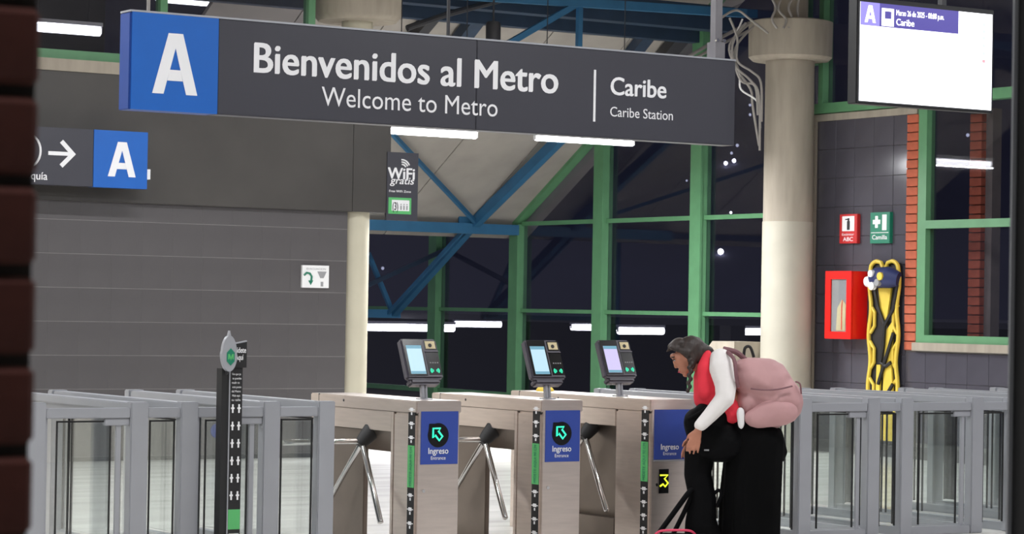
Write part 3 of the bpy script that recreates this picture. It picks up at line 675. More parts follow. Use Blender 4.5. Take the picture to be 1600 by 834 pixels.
def reader(px, py, Xc, label, screen):
    base = atX(px, py, Xc); base.z = .998
    t = thing('ticket_reader', base, label, 'ticket reader', 'ticket readers on poles')
    MB().box((base.x-.04, base.y-.04, .998), (base.x+.04, base.y+.04, 1.006)).build('foot', 'aluminium', t)
    MB().bar(base+Vector((-.014, 0, .006)), base+Vector((-.014, .02, .16)), .022, .03).build('pole', 'aluminium', t, bevel=.003)
    MB().bar(base+Vector((.014, 0, .006)), base+Vector((.014, .02, .16)), .016, .02).build('pole', 'aluminium', t, bevel=.003)
    tl = math.radians(24); up = Vector((0, math.sin(tl), math.cos(tl))); nn = Vector((0, -math.cos(tl), math.sin(tl)))
    cc = base+Vector((-.005, .055, .255)); W, H_ = .137, .142
    def R(x0, x1, z0, z1, d0, d1): return MB().obox(cc+EX*(x0+x1)/2+up*(z0+z1)/2+nn*(d0+d1)/2, EX*(x1-x0)/2, up*(z1-z0)/2, nn*(d1-d0)/2)
    R(-W, W, -H_, H_, -.03, .03).build('body', 'device', t, bevel=.014)
    R(-W*.8, W*.85, -H_-.03, -H_+.01, -.06, .015).build('lower_housing', 'device', t, bevel=.012)
    sc_ = R(-W+.012, .018, -H_+.02, H_-.008, .03, .033).build('screen_bezel', 'black_gloss', t)
    R(-W+.03, .006, -H_+.032, H_-.052, .033, .035).build('screen', screen, sc_)
    R(-W+.03, .006, -H_+.032, -H_+.05, .0351, .0361).build('screen_bar', 'phone_bar', sc_)
    R(-W+.03, .006, H_-.075, H_-.052, .0351, .0361).build('screen_bar', 'phone_bar', sc_)
    sb = R(.034, W-.014, H_-.082, H_-.014, .03, .032).build('scanner_window', 'black_gloss', t)
    R(.042, W-.022, H_-.074, H_-.022, .032, .034).build('scanner_plate', 'beige', sb)
    q = cc+EX*.075+up*(H_-.052)+nn*.034
    MB().tube([q, q+nn*.004], .013, 14).build('scanner_eye', 'black', sb)
    rb = R(.030, W-.010, -H_+.026, H_-.098, .03, .032).build('card_pad', 'black_gloss', t)
    R(.028, W-.008, H_-.098, H_-.09, .03, .038).build('pad_ridge', 'device', t)
    q = cc+EX*.078+up*(-H_+.055)+nn*.032
    for s in (-1, 1):
        for r in (.014, .024, .033):
            MB().tube([q+EX*s*r*math.cos(v)+up*r*.75*math.sin(v) for v in (-.7, -.35, 0, .35, .7)], .0028, 5).build('card_symbol', 'led_green', rb)
    for j in range(4): R(.05+.018*j, .06+.018*j, -.035, -.028, .032, .033).build('pad_print', 'grey_print', rb)
    return t
reader(663, 622, 8.60, 'ticket reader with lit screen on the turnstile nearest the left barriers', 'phone_screen')
reader(856, 620, 9.54, 'ticket reader with pale blue screen on the middle turnstile', 'phone_screen')
reader(969, 615, 10.40, 'ticket reader with lilac screen on the turnstile behind the woman', 'phone_lilac')
o = MB().lathe((10.44, 15.9, .998), [(.065, 0), (.065, .012), (.05, .03), (.02, .036)], 20).build('warning_button', 'yellow', None, True, origin=(10.44, 15.9, .998))
tag(o, 'small yellow domed button on top of the turnstile behind the woman', 'button')

# ================================================================== GLASS BARRIERS
YB = 16.4; PW = .058
def posts(t, xs, ys):
    for x in xs:
        for y in ys: MB().box((x-PW, y-.04, 0), (x+PW, y+.04, 1.0)).build('post', 'aluminium', t, bevel=.006)
def pane_x(t, x0, x1, y):
    p = MB().box((x0, y-.005, .08), (x1, y+.005, .885)).build('pane', 'clear_glass', t)
    mb = MB()
    for a_, b_ in (((x0-.006, .88), (x1+.006, .89)), ((x0-.006, .075), (x0, .88)), ((x1, .075), (x1+.006, .88))): mb.box((a_[0], y-.008, a_[1]), (b_[0], y+.008, b_[1]))
    mb.build('gasket', 'black', p)
def pane_y(t, x, y0, y1):
    p = MB().box((x-.005, y0, .08), (x+.005, y1, .885)).build('pane', 'clear_glass', t)
    mb = MB()
    for a_, b_ in (((y0-.006, .88), (y1+.006, .89)), ((y0-.006, .075), (y0, .88)), ((y1, .075), (y1+.006, .88))): mb.box((x-.008, a_[0], a_[1]), (x+.008, b_[0], b_[1]))
    mb.build('gasket', 'black', p)
def unit(xa, xb, label):
    t = thing('glass_barrier', ((xa+xb)/2, (YF+YB)/2, 0), label, 'barrier', 'glass barrier bays')
    posts(t, (xa, xb), (YF+.04, YB-.04))
    for x in (xa, xb):
        MB().box((x-.05, YF+.08, .945), (x+.05, YB-.08, .995)).build('side_rail', 'aluminium', t, bevel=.006)
        MB().box((x-.02, YF+.08, .90), (x+.02, YB-.08, .945)).build('rail_channel', 'aluminium', t)
        MB().box((x-.03, YF+.08, .0), (x+.03, YB-.08, .06)).build('bottom_rail', 'aluminium', t)
        pane_y(t, x, YF+.16, YF+1.02); pane_y(t, x, YF+1.08, YB-.16)
    for y in (YF+.04, YB-.04):
        MB().box((xa+PW, y-.03, .905), (xb-PW, y+.03, .965)).build('end_rail', 'aluminium', t, bevel=.004)
    pane_x(t, xa+PW+.03, xb-PW-.03, YF+.04)
    return t
def lane(xa, xb, label):
    t = thing('barrier_gate', ((xa+xb)/2, YF+.04, 0), label, 'gate', 'glass gates between the barriers')
    MB().box((xa+PW, YF+.01, .905), (xb-PW, YF+.07, .965)).build('top_rail', 'aluminium', t, bevel=.004)
    MB().box((xa+PW, YF+.01, .0), (xb-PW, YF+.07, .06)).build('bottom_rail', 'aluminium', t, bevel=.004)
    MB().box((xb-PW-.16, YF+.02, .86), (xb-PW, YF+.06, .903)).build('hinge_block', 'aluminium', t, bevel=.004)
    w_ = xb-xa-2*PW
    pane_x(t, xa+PW+.16*w_, xb-PW-.22*w_, YF+.04)
    MB().box((xb-PW-.08, YF+.03, .06), (xb-PW-.05, YF+.05, .86)).build('stile', 'aluminium', t)
    MB().box((xa+PW+.0, YF+.03, .06), (xa+PW+.02, YF+.05, .905)).build('stile', 'aluminium', t)
    return t
unit(5.46, 5.83, 'grey framed glass barrier mostly hidden by the brick pillar')
unit(6.485, 6.815, 'grey framed glass barrier left of the black height post')
unit(7.375, 7.76, 'grey framed glass barrier right of the height post, next to the turnstile')
lane(5.83, 6.485, 'glass gate panel next to the brick pillar'); lane(6.815, 7.375, 'glass gate panel behind the black height post')
RU = [(11.27, 11.6), (12.23, 12.545), (13.23, 13.6), (14.33, 14.66), (15.35, 15.68)]
RL = ['glass barrier beside the pink backpack', 'glass barrier in front of the yellow stretcher', 'glass barrier reaching behind the black post', 'grey glass barrier hidden behind the post, second rail end from the right edge', 'grey glass barrier farthest right, only its rail end in view']
for (q, lb) in zip(RU, RL): unit(*q, lb)
for k, lb in enumerate(('glass gate panel under the fire cabinet', 'glass gate panel right of the yellow stretcher', 'glass gate panel behind the black edge post')):
    lane(RU[k][1], RU[k+1][0], lb)

# ================================================================== HEIGHT POST
YH = 14.08
hp0 = atY(345, 830, YH).x; 
hp = thing('height_post', (hp0+.06, YH+.05, 0), 'black height measuring post with white marks and oval head', 'post')
MB().box((hp0-.012, YH+.0, .0), (hp0+.035, YH+.07, 1.21)).build('post', 'black', hp)
MB().box((hp0-.10, YH-.14, 0), (hp0+.24, YH+.2, .012)).build('base_plate', 'black', hp)
bo = MB().box((hp0+.042, YH-.004, .03), (hp0+.125, YH+.012, 1.215)).build('ruler_board', 'black', hp)
MB().box((hp0+.035, YH-.006, .03), (hp0+.042, YH+.014, 1.215)).build('ruler_edge', 'aluminium', hp)
MB().box((hp0+.044, YH-.006, .24), (hp0+.123, YH-.004, .36)).build('ruler_field', 'green_print', bo)
MB().box((hp0+.05, YH-.006, .10), (hp0+.117, YH-.004, .215)).build('ruler_field', 'white_print', bo)
text('90', 'ruler_lettering', 'black', bo, (hp0+.06, YH-.006, .17), EX, EZ, .045, .03, .01)
for z_ in [.97-.105*k for k in range(6)]:
    for x in (hp0+.062, hp0+.104):
        mb = MB().box((x-.011, YH-.006, z_-.005), (x+.011, YH-.004, z_+.005)); mb.box((x-.005, YH-.0065, z_-.028), (x+.005, YH-.004, z_+.024)); mb.build('ruler_mark', 'white_print', bo)
for j, s in enumerate(('Ven que ya', 'te puedes', 'medir en', 'este punto', 'del Metro', 'Mide aqui', 'tu talla')):
    text(s, 'ruler_lettering', 'white_print', bo, (hp0+.052+.004*(j % 2), YH-.004, 1.17-.026*j), EX, EZ, .06-.008*(j % 3 == 2), .013, .004)
hb = MB().prism([(0, -.085), (.098, -.085), (.098, .072), (.01, .055), (0, .05)], (hp0+.048, YH+.0, 1.30), EX, EZ, .012).build('head_board', 'black', hp)
MB().prism([(.01, .055), (.098, .072), (.098, .080), (.012, .064)], (hp0+.048, YH+.0, 1.30), EX, EZ, .013).build('head_edge', 'aluminium', hp)
text('Mídete', 'lettering', 'white_print', hb, (hp0+.055, YH-.012, 1.305), EX, EZ, .085, .033, .02)
text('Aquí', 'lettering', 'white_print', hb, (hp0+.068, YH-.012, 1.262), EX, EZ, .055, .033, .02)
oc = Vector((hp0+.018, YH-.01, 1.30))
lf = MB().prism([(.052*math.sin(q)*(1 if math.cos(q) < 0 else .92), .108*math.cos(q)+(.03 if abs(q) < .1 or abs(q-2*math.pi) < .1 else 0)) for q in [2*math.pi*j/40 for j in range(40)]], oc, EX, EZ, .03).build('oval_head', 'aluminium', hp)
MB().prism([(.03*math.sin(q), .052*math.cos(q)) for q in [2*math.pi*j/6 for j in range(6)]], oc+Vector((.006, -.03, -.02)), EX, EZ, .003).build('emblem', 'sign_green', lf)
MB().prism([(-.018, .02), (-.008, .02), (0, -.002), (.008, .02), (.018, .02), (.018, -.012), (.01, -.012), (.01, .004), (0, -.02), (-.01, .004), (-.01, -.012), (-.018, -.012)], oc+Vector((.006, -.033, -.022)), EX, EZ, .002).build('emblem_mark', 'green_print', lf)
MB().tube([oc+Vector((0, -.015, -.10)), (hp0+.018, YH+.02, 1.17)], .012, 8).build('neck', 'dark_steel', hp)

# ================================================================== FIRE CABINET, SIGNS, STRETCHER
f0 = atX(1356, 477, XR); zt = atX(1357, 424, XR).z; zb = atX(1357, 530, XR).z
Y0 = f0.y; XFc = XR-.25
Y1 = atX(1289, 480, XFc).y
fc = thing('fire_cabinet', (XR-.12, (Y0+Y1)/2, zb), 'red wall cabinet with glass front for fire equipment', 'cabinet')
MB().box((XFc+.02, Y0, zb), (XR, Y1, zt)).build('body', 'red', fc, bevel=.008)
ya, yb_, za, zb2 = atX(1322, 480, XFc).y, atX(1297, 480, XFc).y, atX(1310, 518, XFc).z, atX(1310, 436, XFc).z
mb = MB()
mb.box((XFc, Y0, zb), (XFc+.018, ya, zt)); mb.box((XFc, yb_, zb), (XFc+.018, Y1, zt)); mb.box((XFc, ya, zb), (XFc+.018, yb_, za)); mb.box((XFc, ya, zb2), (XFc+.018, yb_, zt))
dr = mb.build('door', 'red', fc)
MB().box((XFc+.006, ya, za), (XFc+.012, yb_, zb2)).build('pane', 'case_glass', dr)
MB().box((XFc+.0195, ya-.02, za-.02), (XFc+.0199, yb_+.02, zb2+.02)).build('interior', 'grey_print', fc)
MB().tube([(XFc+.013, (ya+yb_)/2-.05, za+.02), (XFc+.013, (ya+yb_)/2-.05, za+.28), (XFc+.013, (ya+yb_)/2-.06, za+.36)], [.006, .006, .004], 10).build('valve', 'red', fc)
MB().prism([(0, 0), (.16, 0), (.17, .30), (.10, .36), (.02, .26)], (XFc+.019, (ya+yb_)/2+.05, za+.01), NYV if 'NYV' in globals() else Vector((0, -1, 0)), EZ, .005).build('hose', 'beige', fc)
def wall_sign(px0, py0, px1, py1, m, label):
    a_, b_ = atX(px0, py0, XR-.02), atX(px1, py1, XR-.02)
    t = thing('safety_sign', (XR-.02, (a_.y+b_.y)/2, b_.z), label, 'sign', 'safety signs on the dark tiles')
    MB().box((XR-.05, b_.y, b_.z), (XR, a_.y, a_.z)).build('board', m, t, bevel=.004); return t, a_, b_
NYV = Vector((0, -1, 0)); XS = XR-.05
t, a_, b_ = wall_sign(1315, 335, 1342, 380, 'sign_red', 'small red fire extinguisher sign above the red cabinet')
Wd, Hd = a_.y-b_.y, a_.z-b_.z
def SB(x0, x1, z0, z1, th=.002): return MB().box((XS-th, a_.y-x1*Wd, b_.z+z0*Hd), (XS, a_.y-x0*Wd, b_.z+z1*Hd))
pf = SB(.16, .84, .42, .93).build('pictogram_field', 'white', t)
SB(.44, .60, .46, .76, .004).build('extinguisher_mark', 'black', pf); SB(.47, .57, .76, .86, .004).build('extinguisher_mark', 'black', pf); SB(.34, .5, .80, .84, .004).build('extinguisher_mark', 'black', pf)
text('Extintor', 'lettering', 'white_print', t, (XS, a_.y-.16*Wd, b_.z+.27*Hd), NYV, EZ, .68*Wd, .08*Hd, 0)
text('ABC', 'lettering', 'white_print', t, (XS, a_.y-.22*Wd, b_.z+.08*Hd), NYV, EZ, .56*Wd, .13*Hd, .01)
t, a_, b_ = wall_sign(1363, 332, 1393, 380, 'sign_green', 'small green stretcher sign above the yellow stretcher')
Wd, Hd = a_.y-b_.y, a_.z-b_.z
SB(.14, .52, .62, .76).build('cross', 'white', t); SB(.26, .40, .50, .88, .0025).build('cross', 'white', t); SB(.62, .84, .42, .92).build('stretcher_mark', 'white', t)
SB(.06, .94, .335, .355).build('rule', 'white', t)
text('Camilla', 'lettering', 'white_print', t, (XS, a_.y-.12*Wd, b_.z+.13*Hd), NYV, EZ, .76*Wd, .14*Hd, .012)

# stretcher
XSt = XR-.06
s0, s1 = atX(1358, 540, XSt), atX(1407, 540, XSt)
zt, zb = atX(1382, 404, XSt).z, atX(1385, 692, XSt).z
yc = (s0.y+s1.y)/2; hw = (s0.y-s1.y)/2
stt = thing('rescue_stretcher', (XSt, yc, zb), 'yellow rescue stretcher with black straps hung on the tiled wall', 'stretcher')
def SP(u, z): return Vector((XSt, yc-u*hw, z))   # u: -1 left .. 1 right in the picture
MB().box((XSt+.004, yc-hw*.9, zb+.03), (XSt+.03, yc+hw*.9, zt-.05)).build('shadow_sheet', 'black', stt, bevel=.01)  # black sheet stands for the shadow seen through and beside the yellow frame
for s in (-1, 1):
    pts = []
    n = 60
    for j in range(n+1):
        q = j/n; z_ = zt-.12-(zt-.12-zb-.08)*q
        pts.append(SP(s*(.88+.07*math.sin(q*20)), z_)+Vector((-.02, 0, 0)))
    arc = [SP(s*(.48+.40*math.sin(q)), zt-.12+.09*math.cos(q))+Vector((-.02, 0, 0)) for q in [math.pi/2*j/8 for j in range(8)]]
    lead = [SP(s*.10, zt-.10)+Vector((-.02, 0, 0)), SP(s*.22, zt-.045)+Vector((-.02, 0, 0))]
    MB().tube(lead+arc+pts, .024, 8).build('side_rail', 'yellow', stt, True)
    for q in (.30, .52, .74, .92):
        z_ = zt-.12-(zt-.12-zb-.08)*q
        MB().tube([SP(s*(.86+.02), z_+.16)+Vector((-.015, 0, 0)), SP(s*.60, z_+.08)+Vector((-.015, 0, 0)), SP(s*.60, z_-.08)+Vector((-.015, 0, 0)), SP(s*.86, z_-.16)+Vector((-.015, 0, 0))], .020, 8).build('hand_grip', 'yellow', stt, True)
zz = lambda py: atX(1382, py, XSt).z
MB().prism([(-.36*hw, 0), (.46*hw, 0), (.20*hw, zz(500)-zz(450)), (0, zz(508)-zz(450)), (-.18*hw, zz(500)-zz(450))], (XSt-.0, yc, zz(450)), NYV, EZ, .025).build('upper_panel', 'yellow', stt)
MB().prism([(.2*hw, 0), (.62*hw, zz(500)-zz(515)), (.50*hw, zz(560)-zz(515)), (.62*hw, zz(600)-zz(515)), (.30*hw, zz(640)-zz(515)), (.0, zz(640)-zz(515)), (.08*hw, zz(560)-zz(515))], (XSt, yc, zz(515)), NYV, EZ, .025).build('lower_panel', 'yellow', stt)
MB().prism([(-.40*hw, 0), (-.15*hw, 0), (-.2*hw, zz(640)-zz(570)), (-.45*hw, zz(640)-zz(570))], (XSt, yc, zz(570)), NYV, EZ, .024).build('lower_panel', 'yellow', stt)
MB().prism([(-.7*hw, 0), (.75*hw, 0), (.7*hw, zz(688)-zz(645)), (-.65*hw, zz(688)-zz(645))], (XSt, yc, zz(645)), NYV, EZ, .024).build('foot_panel', 'yellow', stt)
for pts in ([(1366, 448), (1372, 480), (1382, 508)], [(1402, 445), (1396, 482), (1382, 508)], [(1382, 508), (1380, 540), (1376, 566), (1384, 572), (1392, 566)], [(1396, 520), (1384, 560), (1372, 600)], [(1372, 640), (1395, 600)]):
    MB().tube([atX(x, y, XSt-.045) for x, y in pts], .022, 6).build('strap', 'black', stt, True)
hc = atX(1383, 436, XSt-.08)
hd = MB()
MB().tube([hc+Vector((.03, .22, .0)), hc+Vector((-.02, .1, .02)), hc+Vector((-.02, -.1, .02)), hc+Vector((.03, -.2, 0))], [.08, .115, .12, .08], 16).build('head_block', 'navy', stt, True)
MB().tube([hc+Vector((0, .17, -.02)), hc+Vector((-.02, .29, -.03))], [.08, .06], 12).build('head_pad', 'white', stt, True)
for dy, dz, r, m in ((.08, .06, .04, 'white'), (.06, -.08, .045, 'white'), (-.08, .03, .045, 'yellow'), (-.03, -.04, .04, 'grey_print')):
    MB().tube([hc+Vector((-.11, dy, dz)), hc+Vector((-.155, dy, dz))], r, 12).build('buckle', m, stt, True)

# ================================================================== WOMAN
DPT = .537*10.62+.843*13.75
BN = Vector((math.sin(YAW), math.cos(YAW), 0)); AR = Vector((math.cos(YAW), -math.sin(YAW), 0))
def pp(x, y, b=0.): return hit(x, y, BN, DPT+b)
PXM = F_PX/DPT
def remesh(name, blobs, m, parent, vox=.01, smooth=4, sub=False):
    """blobs: chains of (point, radius) or (point, (ra, rb, rz)) swept with ellipsoids, fused into one surface"""
    bm = bmesh.new()
    for ch in blobs:
        P = [(Vector(p), Vector((r, r, r)) if not isinstance(r, (tuple, list)) else Vector(r)) for p, r in ch]
        S_ = []
        for k in range(len(P)-1):
            L_ = (P[k+1][0]-P[k][0]).length; n = max(1, int(L_/(max(.004, min(min(P[k][1]), min(P[k+1][1]))*.35))))
            for j in range(n): s = j/n; S_.append((P[k][0].lerp(P[k+1][0], s), P[k][1].lerp(P[k+1][1], s)))
        S_.append(P[-1])
        for c, r in S_:
            M = Matrix.Translation(c) @ Matrix(((AR.x, BN.x, 0, 0), (AR.y, BN.y, 0, 0), (0, 0, 1, 0), (0, 0, 0, 1))) @ Matrix.Diagonal((r.x, r.y, r.z, 1))
            bmesh.ops.create_icosphere(bm, subdivisions=2 if max(r) > .03 else 1, radius=1, matrix=M)
    me = bpy.data.meshes.new('tmp'); bm.to_mesh(me); bm.free(); ob = bpy.data.objects.new('tmp', me); COL.objects.link(ob)
    md = ob.modifiers.new('r', 'REMESH'); md.mode = 'VOXEL'; md.voxel_size = vox
    if smooth: sm = ob.modifiers.new('s', 'SMOOTH'); sm.iterations = smooth; sm.factor = .5
    bpy.context.view_layer.update(); dg = bpy.context.evaluated_depsgraph_get()
    out = bpy.data.meshes.new_from_object(ob.evaluated_get(dg)); bpy.data.objects.remove(ob); bpy.data.meshes.remove(me)
    o0 = WO[parent.name] if parent else Vector((0, 0, 0))
    for v in out.vertices: v.co -= o0
    for p in out.polygons: p.use_smooth = True
    out.materials.clear(); out.materials.append(MATS[m]); out.name = name
    o = bpy.data.objects.new(name, out); COL.objects.link(o)
    if parent: o.parent = parent
    WO[o.name] = o0; return o
foot = pp(1172, 860, 0); foot.z = 0
wm = thing('person', foot, 'person in white sleeves and red vest bending forward at the turnstile', 'person')
# joints (photo pixels, depth offset; left side is nearer to the viewer: negative b)
head = pp(1075, 553); neck = pp(1093, 567); chest = pp(1120, 600); waist = pp(1158, 645); hip = pp(1182, 680)
shL, shR = pp(1120, 570, -.16), pp(1114, 572, .15)
elL, elR = pp(1133, 620, -.22), pp(1105, 630, .2)
wrL, wrR = pp(1092, 669, -.25), pp(1084, 680, .14)
hkL = [pp(1188, 690, -.09), pp(1184, 775, -.11), pp(1182, 850, -.10)]
hkR = [pp(1170, 690, .09), pp(1160, 775, .08), pp(1158, 850, .06)]
def legpts(L, r):
    a_, k_, an = L; an = an.copy(); an.z = .09
    return [(a_, r[0]), (k_, r[1]), (an, r[2])]
def hand(wr, sgn, fl):
    """palm and five fingers hanging down from the wrist, back of the hand towards the side"""
    ch = []; dn = (-EZ-AR*.30).normalized(); sp = (AR-EZ*.30).normalized(); sb = BN*sgn
    pal = wr+dn*.055; k0 = wr+dn*.098
    ch.append([(wr, .025), (pal-sp*.012, (.026, .017, .030)), (k0-sp*.022, (.016, .013, .016))])
    ch.append([(wr, .024), (pal+sp*.012, (.026, .017, .030)), (k0+sp*.022, (.016, .013, .016))]); ch.append([(pal, (.034, .016, .030)), (k0, (.034, .013, .014))])
    for k, L_ in enumerate((.076, .084, .078, .060)):
        b0 = k0+sp*((k-1.5)*-.0215)*-1; d1 = (dn+sp*(k-1.5)*.10-sb*.10).normalized(); d2 = (dn+sb*.55+AR*.18).normalized()
        ch.append([(b0-dn*.02, .0105), (b0+d1*L_*.5, .0098), (b0+d1*L_*.5+d2*L_*.5, .0082)])
    tb = wr+dn*.035-sp*.026; d1 = (dn-sp*.75+sb*.4).normalized(); d2 = (dn-sp*.1+sb*.4).normalized()
    ch.append([(tb, .014), (tb+d1*.038, .0115), (tb+d1*.038+d2*.03, .009)])
    return ch
face = [[(head+AR*.005+EZ*.008, (.092, .074, .095))],                                    # skull
        [(pp(1063, 560), (.052, .058, .058)), (pp(1072, 575), (.038, .042, .038))],   # face and jaw
        [(pp(1051.5, 556), (.020, .040, .020))],                                     # brow
        [(pp(1053, 565), .009), (pp(1056, 573.5), .0125)],                              # nose
        [(pp(1062, 579), (.015, .022, .009))], [(pp(1064.5, 582), (.014, .020, .008))],    # lips
        [(pp(1071, 586), (.021, .022, .016))],                                       # chin
        [(pp(1079, 559, -.074), (.014, .010, .026))], [(pp(1079, 559, .074), (.014, .010, .026))]]   # ears
body = face + [[(pp(1080, 568), .055), (neck, .056), (pp(1106, 578), .07)],
    [(pp(1108, 582), (.08, .14, .08)), (chest, (.08, .12, .08)), (waist, (.085, .11, .085)), (hip, (.12, .14, .11))],
    [(shL, .036), (elL, .036), (wrL, .024)], [(shR, .036), (elR, .040), (wrR, .024)]]
body += hand(wrL, 1, 0) + hand(wrR, -1, 0)
for L in (hkL, hkR): body.append(legpts(L, (.085, .06, .042)))
bo = remesh('body', body, 'skin', wm, .0065, 3)
# eyes, brow and mouth
for s in (-1, 1):
    e = pp(1054.3, 562.8, s*.028)
    MB().lathe(e, [(.002, -.005), (.006, -.003), (.008, 0), (.006, .003), (.002, .005)], 10).build('eye', 'white', wm, True)
    MB().tube([pp(1049.8, 558.5, s*.012), pp(1049.4, 558, s*.028), pp(1053.5, 557.5, s*.048)], .0045, 6).build('eyebrow', 'hair', wm)
    MB().lathe(e-AR*.0085, [(.001, -.005), (.0045, 0), (.001, .005)], 8).build('pupil', 'black', wm, True)
    MB().tube([e+AR*.004+BN*s*.012-AR*.004+EZ*.002, e-AR*.009+EZ*.007, e-AR*.007-BN*s*.010+EZ*.004], .003, 5).build('eyelash', 'hair', wm)
MB().tube([pp(1062.5, 581, -.020), pp(1059.6, 581.4, 0), pp(1062.5, 581, .020)], .0028, 6).build('mouth', 'magenta', wm)
# hair
hair = [[(pp(1080, 547), (.105, .088, .102))], [(pp(1086, 553), (.095, .084, .09))], [(pp(1062, 536), (.055, .066, .04)), (pp(1050, 541), (.030, .056, .026))],
        [(pp(1092, 548), (.085, .075, .06)), (pp(1104, 548), (.05, .06, .035)), (pp(1112, 551), .02)],
        [(pp(1046, 546), .014), (pp(1041, 549), .006)],
        [(pp(1050, 543, -.05), (.022, .02, .018)), (pp(1066, 548, -.074), (.022, .016, .024)), (pp(1076, 551, -.08), (.024, .018, .028))],
        [(pp(1082, 560, -.06), (.03, .03, .04)), (pp(1081, 572, -.07), (.026, .026, .03))]]
ho = remesh('hair', hair, 'hair', wm, .008, 2)
br = []
for k in range(9):
    y = 562+6*k; br.append([(pp(1080+(2 if k % 2 else -2)-k*.5, y, -.085-.002*k), (.021-.001*k, .021-.001*k, .019))])
remesh('braid', br + [[(pp(1080, 560, -.08), .014), (pp(1076, 612, -.10), .009)]], 'hair', wm, .006, 1)
# shirt sleeves, vest, trousers
sl = [[(pp(1126, 560, -.11), (.075, .08, .07)), (pp(1127, 575, -.165), (.084, .075, .08)), (pp(1134, 600, -.20), (.076, .07, .078)), (pp(1133, 622, -.225), (.066, .064, .066)), (pp(1110, 648, -.235), .052), (pp(1095, 664, -.25), (.046, .044, .040))],
      [(pp(1122, 565, .12), .075), (pp(1118, 590, .17), .07), (elR, .062), (wrR, .044)], [(pp(1116, 566, -.04), (.06, .07, .05)), (pp(1130, 562, .05), (.06, .07, .05))]]
remesh('shirt', sl, 'shirt', wm, .009, 3)
vs = [[(pp(1104, 566, 0), (.055, .10, .05)), (pp(1107, 590, 0), (.105, .155, .10)), (pp(1116, 620, 0), (.145, .165, .12)), (pp(1142, 645, 0), (.11, .16, .095))],
      [(pp(1106, 552, -.05), (.03, .03, .03)), (pp(1100, 575, -.10), (.05, .05, .05)), (pp(1102, 610, -.12), (.06, .05, .07))]]
remesh('vest', vs, 'vest', wm, .011, 4)
tp = [[(pp(1165, 668, 0), (.13, .165, .12)), (pp(1180, 684, 0), (.20, .185, .13)), (pp(1184, 705, 0), (.205, .195, .13))]]
for L, s in ((hkL, -1), (hkR, 1)):
    an = L[2].copy(); an.z = .07
    tp.append([(L[0], (.165, .115, .13)), (L[1], (.165, .105, .12)), (an, (.165, .10, .07))])
tp.append([(pp(1176, 700, 0), (.19, .18, .12)), (pp(1174, 780, 0), (.20, .14, .12)), (pp(1172, 840, 0), (.20, .12, .10))])
remesh('trousers', tp, 'trousers', wm, .014, 4)
for L in (hkL, hkR):
    an = L[2].copy(); an.z = .035
    remesh('shoe', [[(an+AR*.06, (.05, .045, .035)), (an-AR*.10, (.06, .048, .032)), (an-AR*.17, (.035, .04, .022))]], 'black', wm, .01, 2)

# pink backpack on her back
c0 = pp(1198, 612, -.02)
bpk = thing('backpack', c0, 'large dusty pink backpack on the back of the bending person', 'backpack')
blob = [[(pp(1172, 590, -.02), (.125, .19, .135)), (pp(1205, 606, -.02), (.145, .20, .19)), (pp(1216, 622, -.02), (.155, .20, .17)), (pp(1200, 647, -.02), (.15, .19, .105))],
        [(pp(1165, 575, -.02), (.085, .16, .075)), (pp(1200, 580, -.02), (.095, .16, .09))], [(pp(1230, 628, -.02), (.11, .17, .14)), (pp(1192, 651, -.02), (.14, .17, .085))], [(pp(1168, 630, -.02), (.095, .16, .12))]]
remesh('main_body', blob, 'pink', bpk, .013, 5)
remesh('front_pocket', [[(pp(1214, 644, -.17), (.15, .07, .095)), (pp(1186, 653, -.17), (.105, .06, .07))]], 'pink', bpk, .012, 4)
MB().tube(curve_pts([pp(1173, 607, -.205), pp(1195, 609, -.235), pp(1215, 608, -.24), pp(1238, 603, -.215)]), .006, 6).build('zip', 'pink_dark', bpk, True)
MB().tube(curve_pts([pp(1137, 550, -.16), pp(1147, 562, -.25), pp(1150, 585, -.27), pp(1153, 604, -.22)]), .013, 8).build('shoulder_strap', 'pink_dark', bpk, True)
MB().tube(curve_pts([pp(1130, 545, -.08), pp(1150, 550, -.07), pp(1165, 562, -.05)]), .018, 8).build('shoulder_strap', 'pink_dark', bpk, True)
MB().tube(curve_pts([pp(1162, 560, -.02), pp(1164, 544, -.02), pp(1172, 542, -.02), pp(1178, 558, -.02)]), .010, 8).build('grab_handle', 'black', bpk, True)
MB().tube(curve_pts([pp(1243, 596, -.13), pp(1250, 600, -.14), pp(1252, 615, -.13)]), .006, 6).build('side_loop', 'pink_dark', bpk, True)
remesh('bottle_pocket_item', [[(pp(1157, 645, -.18), (.028, .028, .04)), (pp(1158, 664, -.18), (.022, .022, .03))]], 'white', bpk, .008, 2)
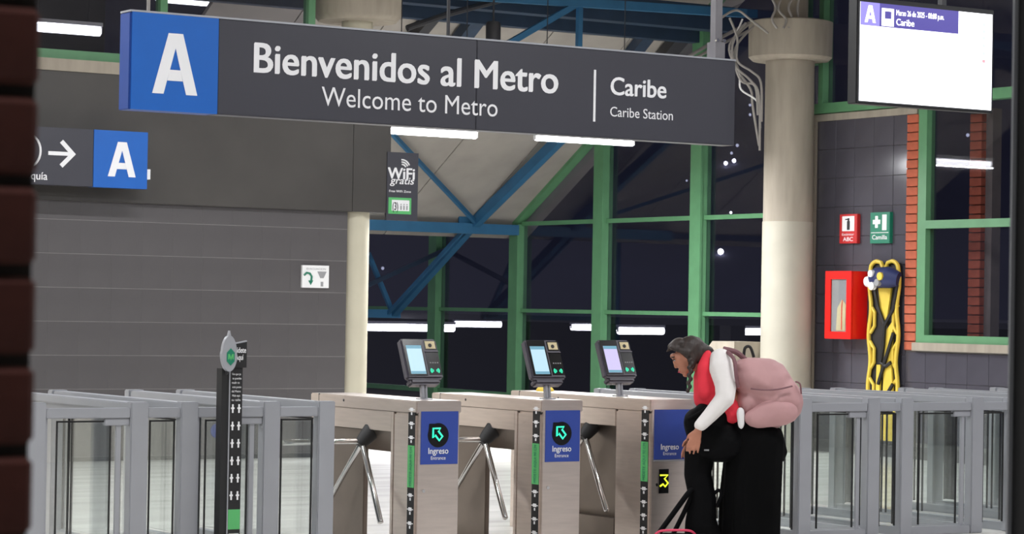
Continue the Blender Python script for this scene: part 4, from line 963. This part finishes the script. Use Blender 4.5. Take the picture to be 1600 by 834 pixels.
# black shoulder bag and jacket in front of her
sbg = thing('shoulder_bag', pp(1115, 725, -.10), 'black soft bag held in front at waist height', 'bag')
remesh('bag_body', [[(pp(1085, 660, -.05), (.075, .11, .10)), (pp(1110, 680, -.05), (.16, .12, .15)), (pp(1140, 690, -.05), (.15, .12, .14)), (pp(1120, 706, -.05), (.17, .11, .07))], [(pp(1100, 640, -.08), (.06, .08, .05)), (pp(1120, 650, -.1), (.08, .08, .08))]], 'bag_black', sbg, .013, 4)
MB().obox(pp(1104, 703, -.172), AR*.016, BN*.003, EZ*.005).build('emblem', 'grey_print', sbg)
MB().tube(curve_pts([pp(1076, 655, -.12), pp(1094, 645, -.17), pp(1112, 632, -.18)]), .014, 8).build('bag_strap', 'bag_black', sbg, True)
jk = thing('jacket', pp(1095, 800, -.05), 'black jacket hanging down below the shoulder bag', 'jacket')
remesh('cloth', [[(pp(1094, 705, -.03), (.11, .09, .09)), (pp(1090, 740, -.03), (.095, .08, .10)), (pp(1098, 780, -.03), (.095, .08, .10)), (pp(1095, 815, -.03), (.11, .08, .08)), (pp(1100, 845, -.03), (.14, .09, .06))]], 'bag_black', jk, .012, 4)
MB().tube(curve_pts([pp(1112, 775, -.05), pp(1122, 766, -.05), pp(1127, 772, -.05), pp(1120, 792, -.05)]), .012, 8).build('loop', 'bag_black', jk, True)
# travel bag on the floor
tb = pp(1066, 870, -.12); tb.z = 0
tbg = thing('travel_bag', tb, 'dark travel bag with pink trim standing at the feet of the person', 'bag')
hz = pp(1060, 828, -.12).z
remesh('bag_body', [[(Vector((tb.x, tb.y, .07))-AR*.12, (.06, .10, .065)), (Vector((tb.x, tb.y, .07))+AR*.14, (.06, .10, .065))]], 'bag_black', tbg, .012, 3)
MB().tube(curve_pts([pp(1024, 834, -.18), pp(1034, 829, -.2), pp(1060, 828, -.21), pp(1078, 829, -.2), pp(1086, 834, -.18)]), .008, 8).build('trim', 'magenta', tbg, True)
MB().tube(curve_pts([pp(1030, 832, -.10), pp(1052, 802, -.10), pp(1074, 772, -.10), pp(1082, 764, -.08)]), .018, 8).build('carry_strap', 'bag_black', tbg, True)
MB().tube(curve_pts([pp(1052, 834, -.06), pp(1068, 802, -.06), pp(1082, 772, -.06)]), .016, 8).build('carry_strap', 'bag_black', tbg, True)
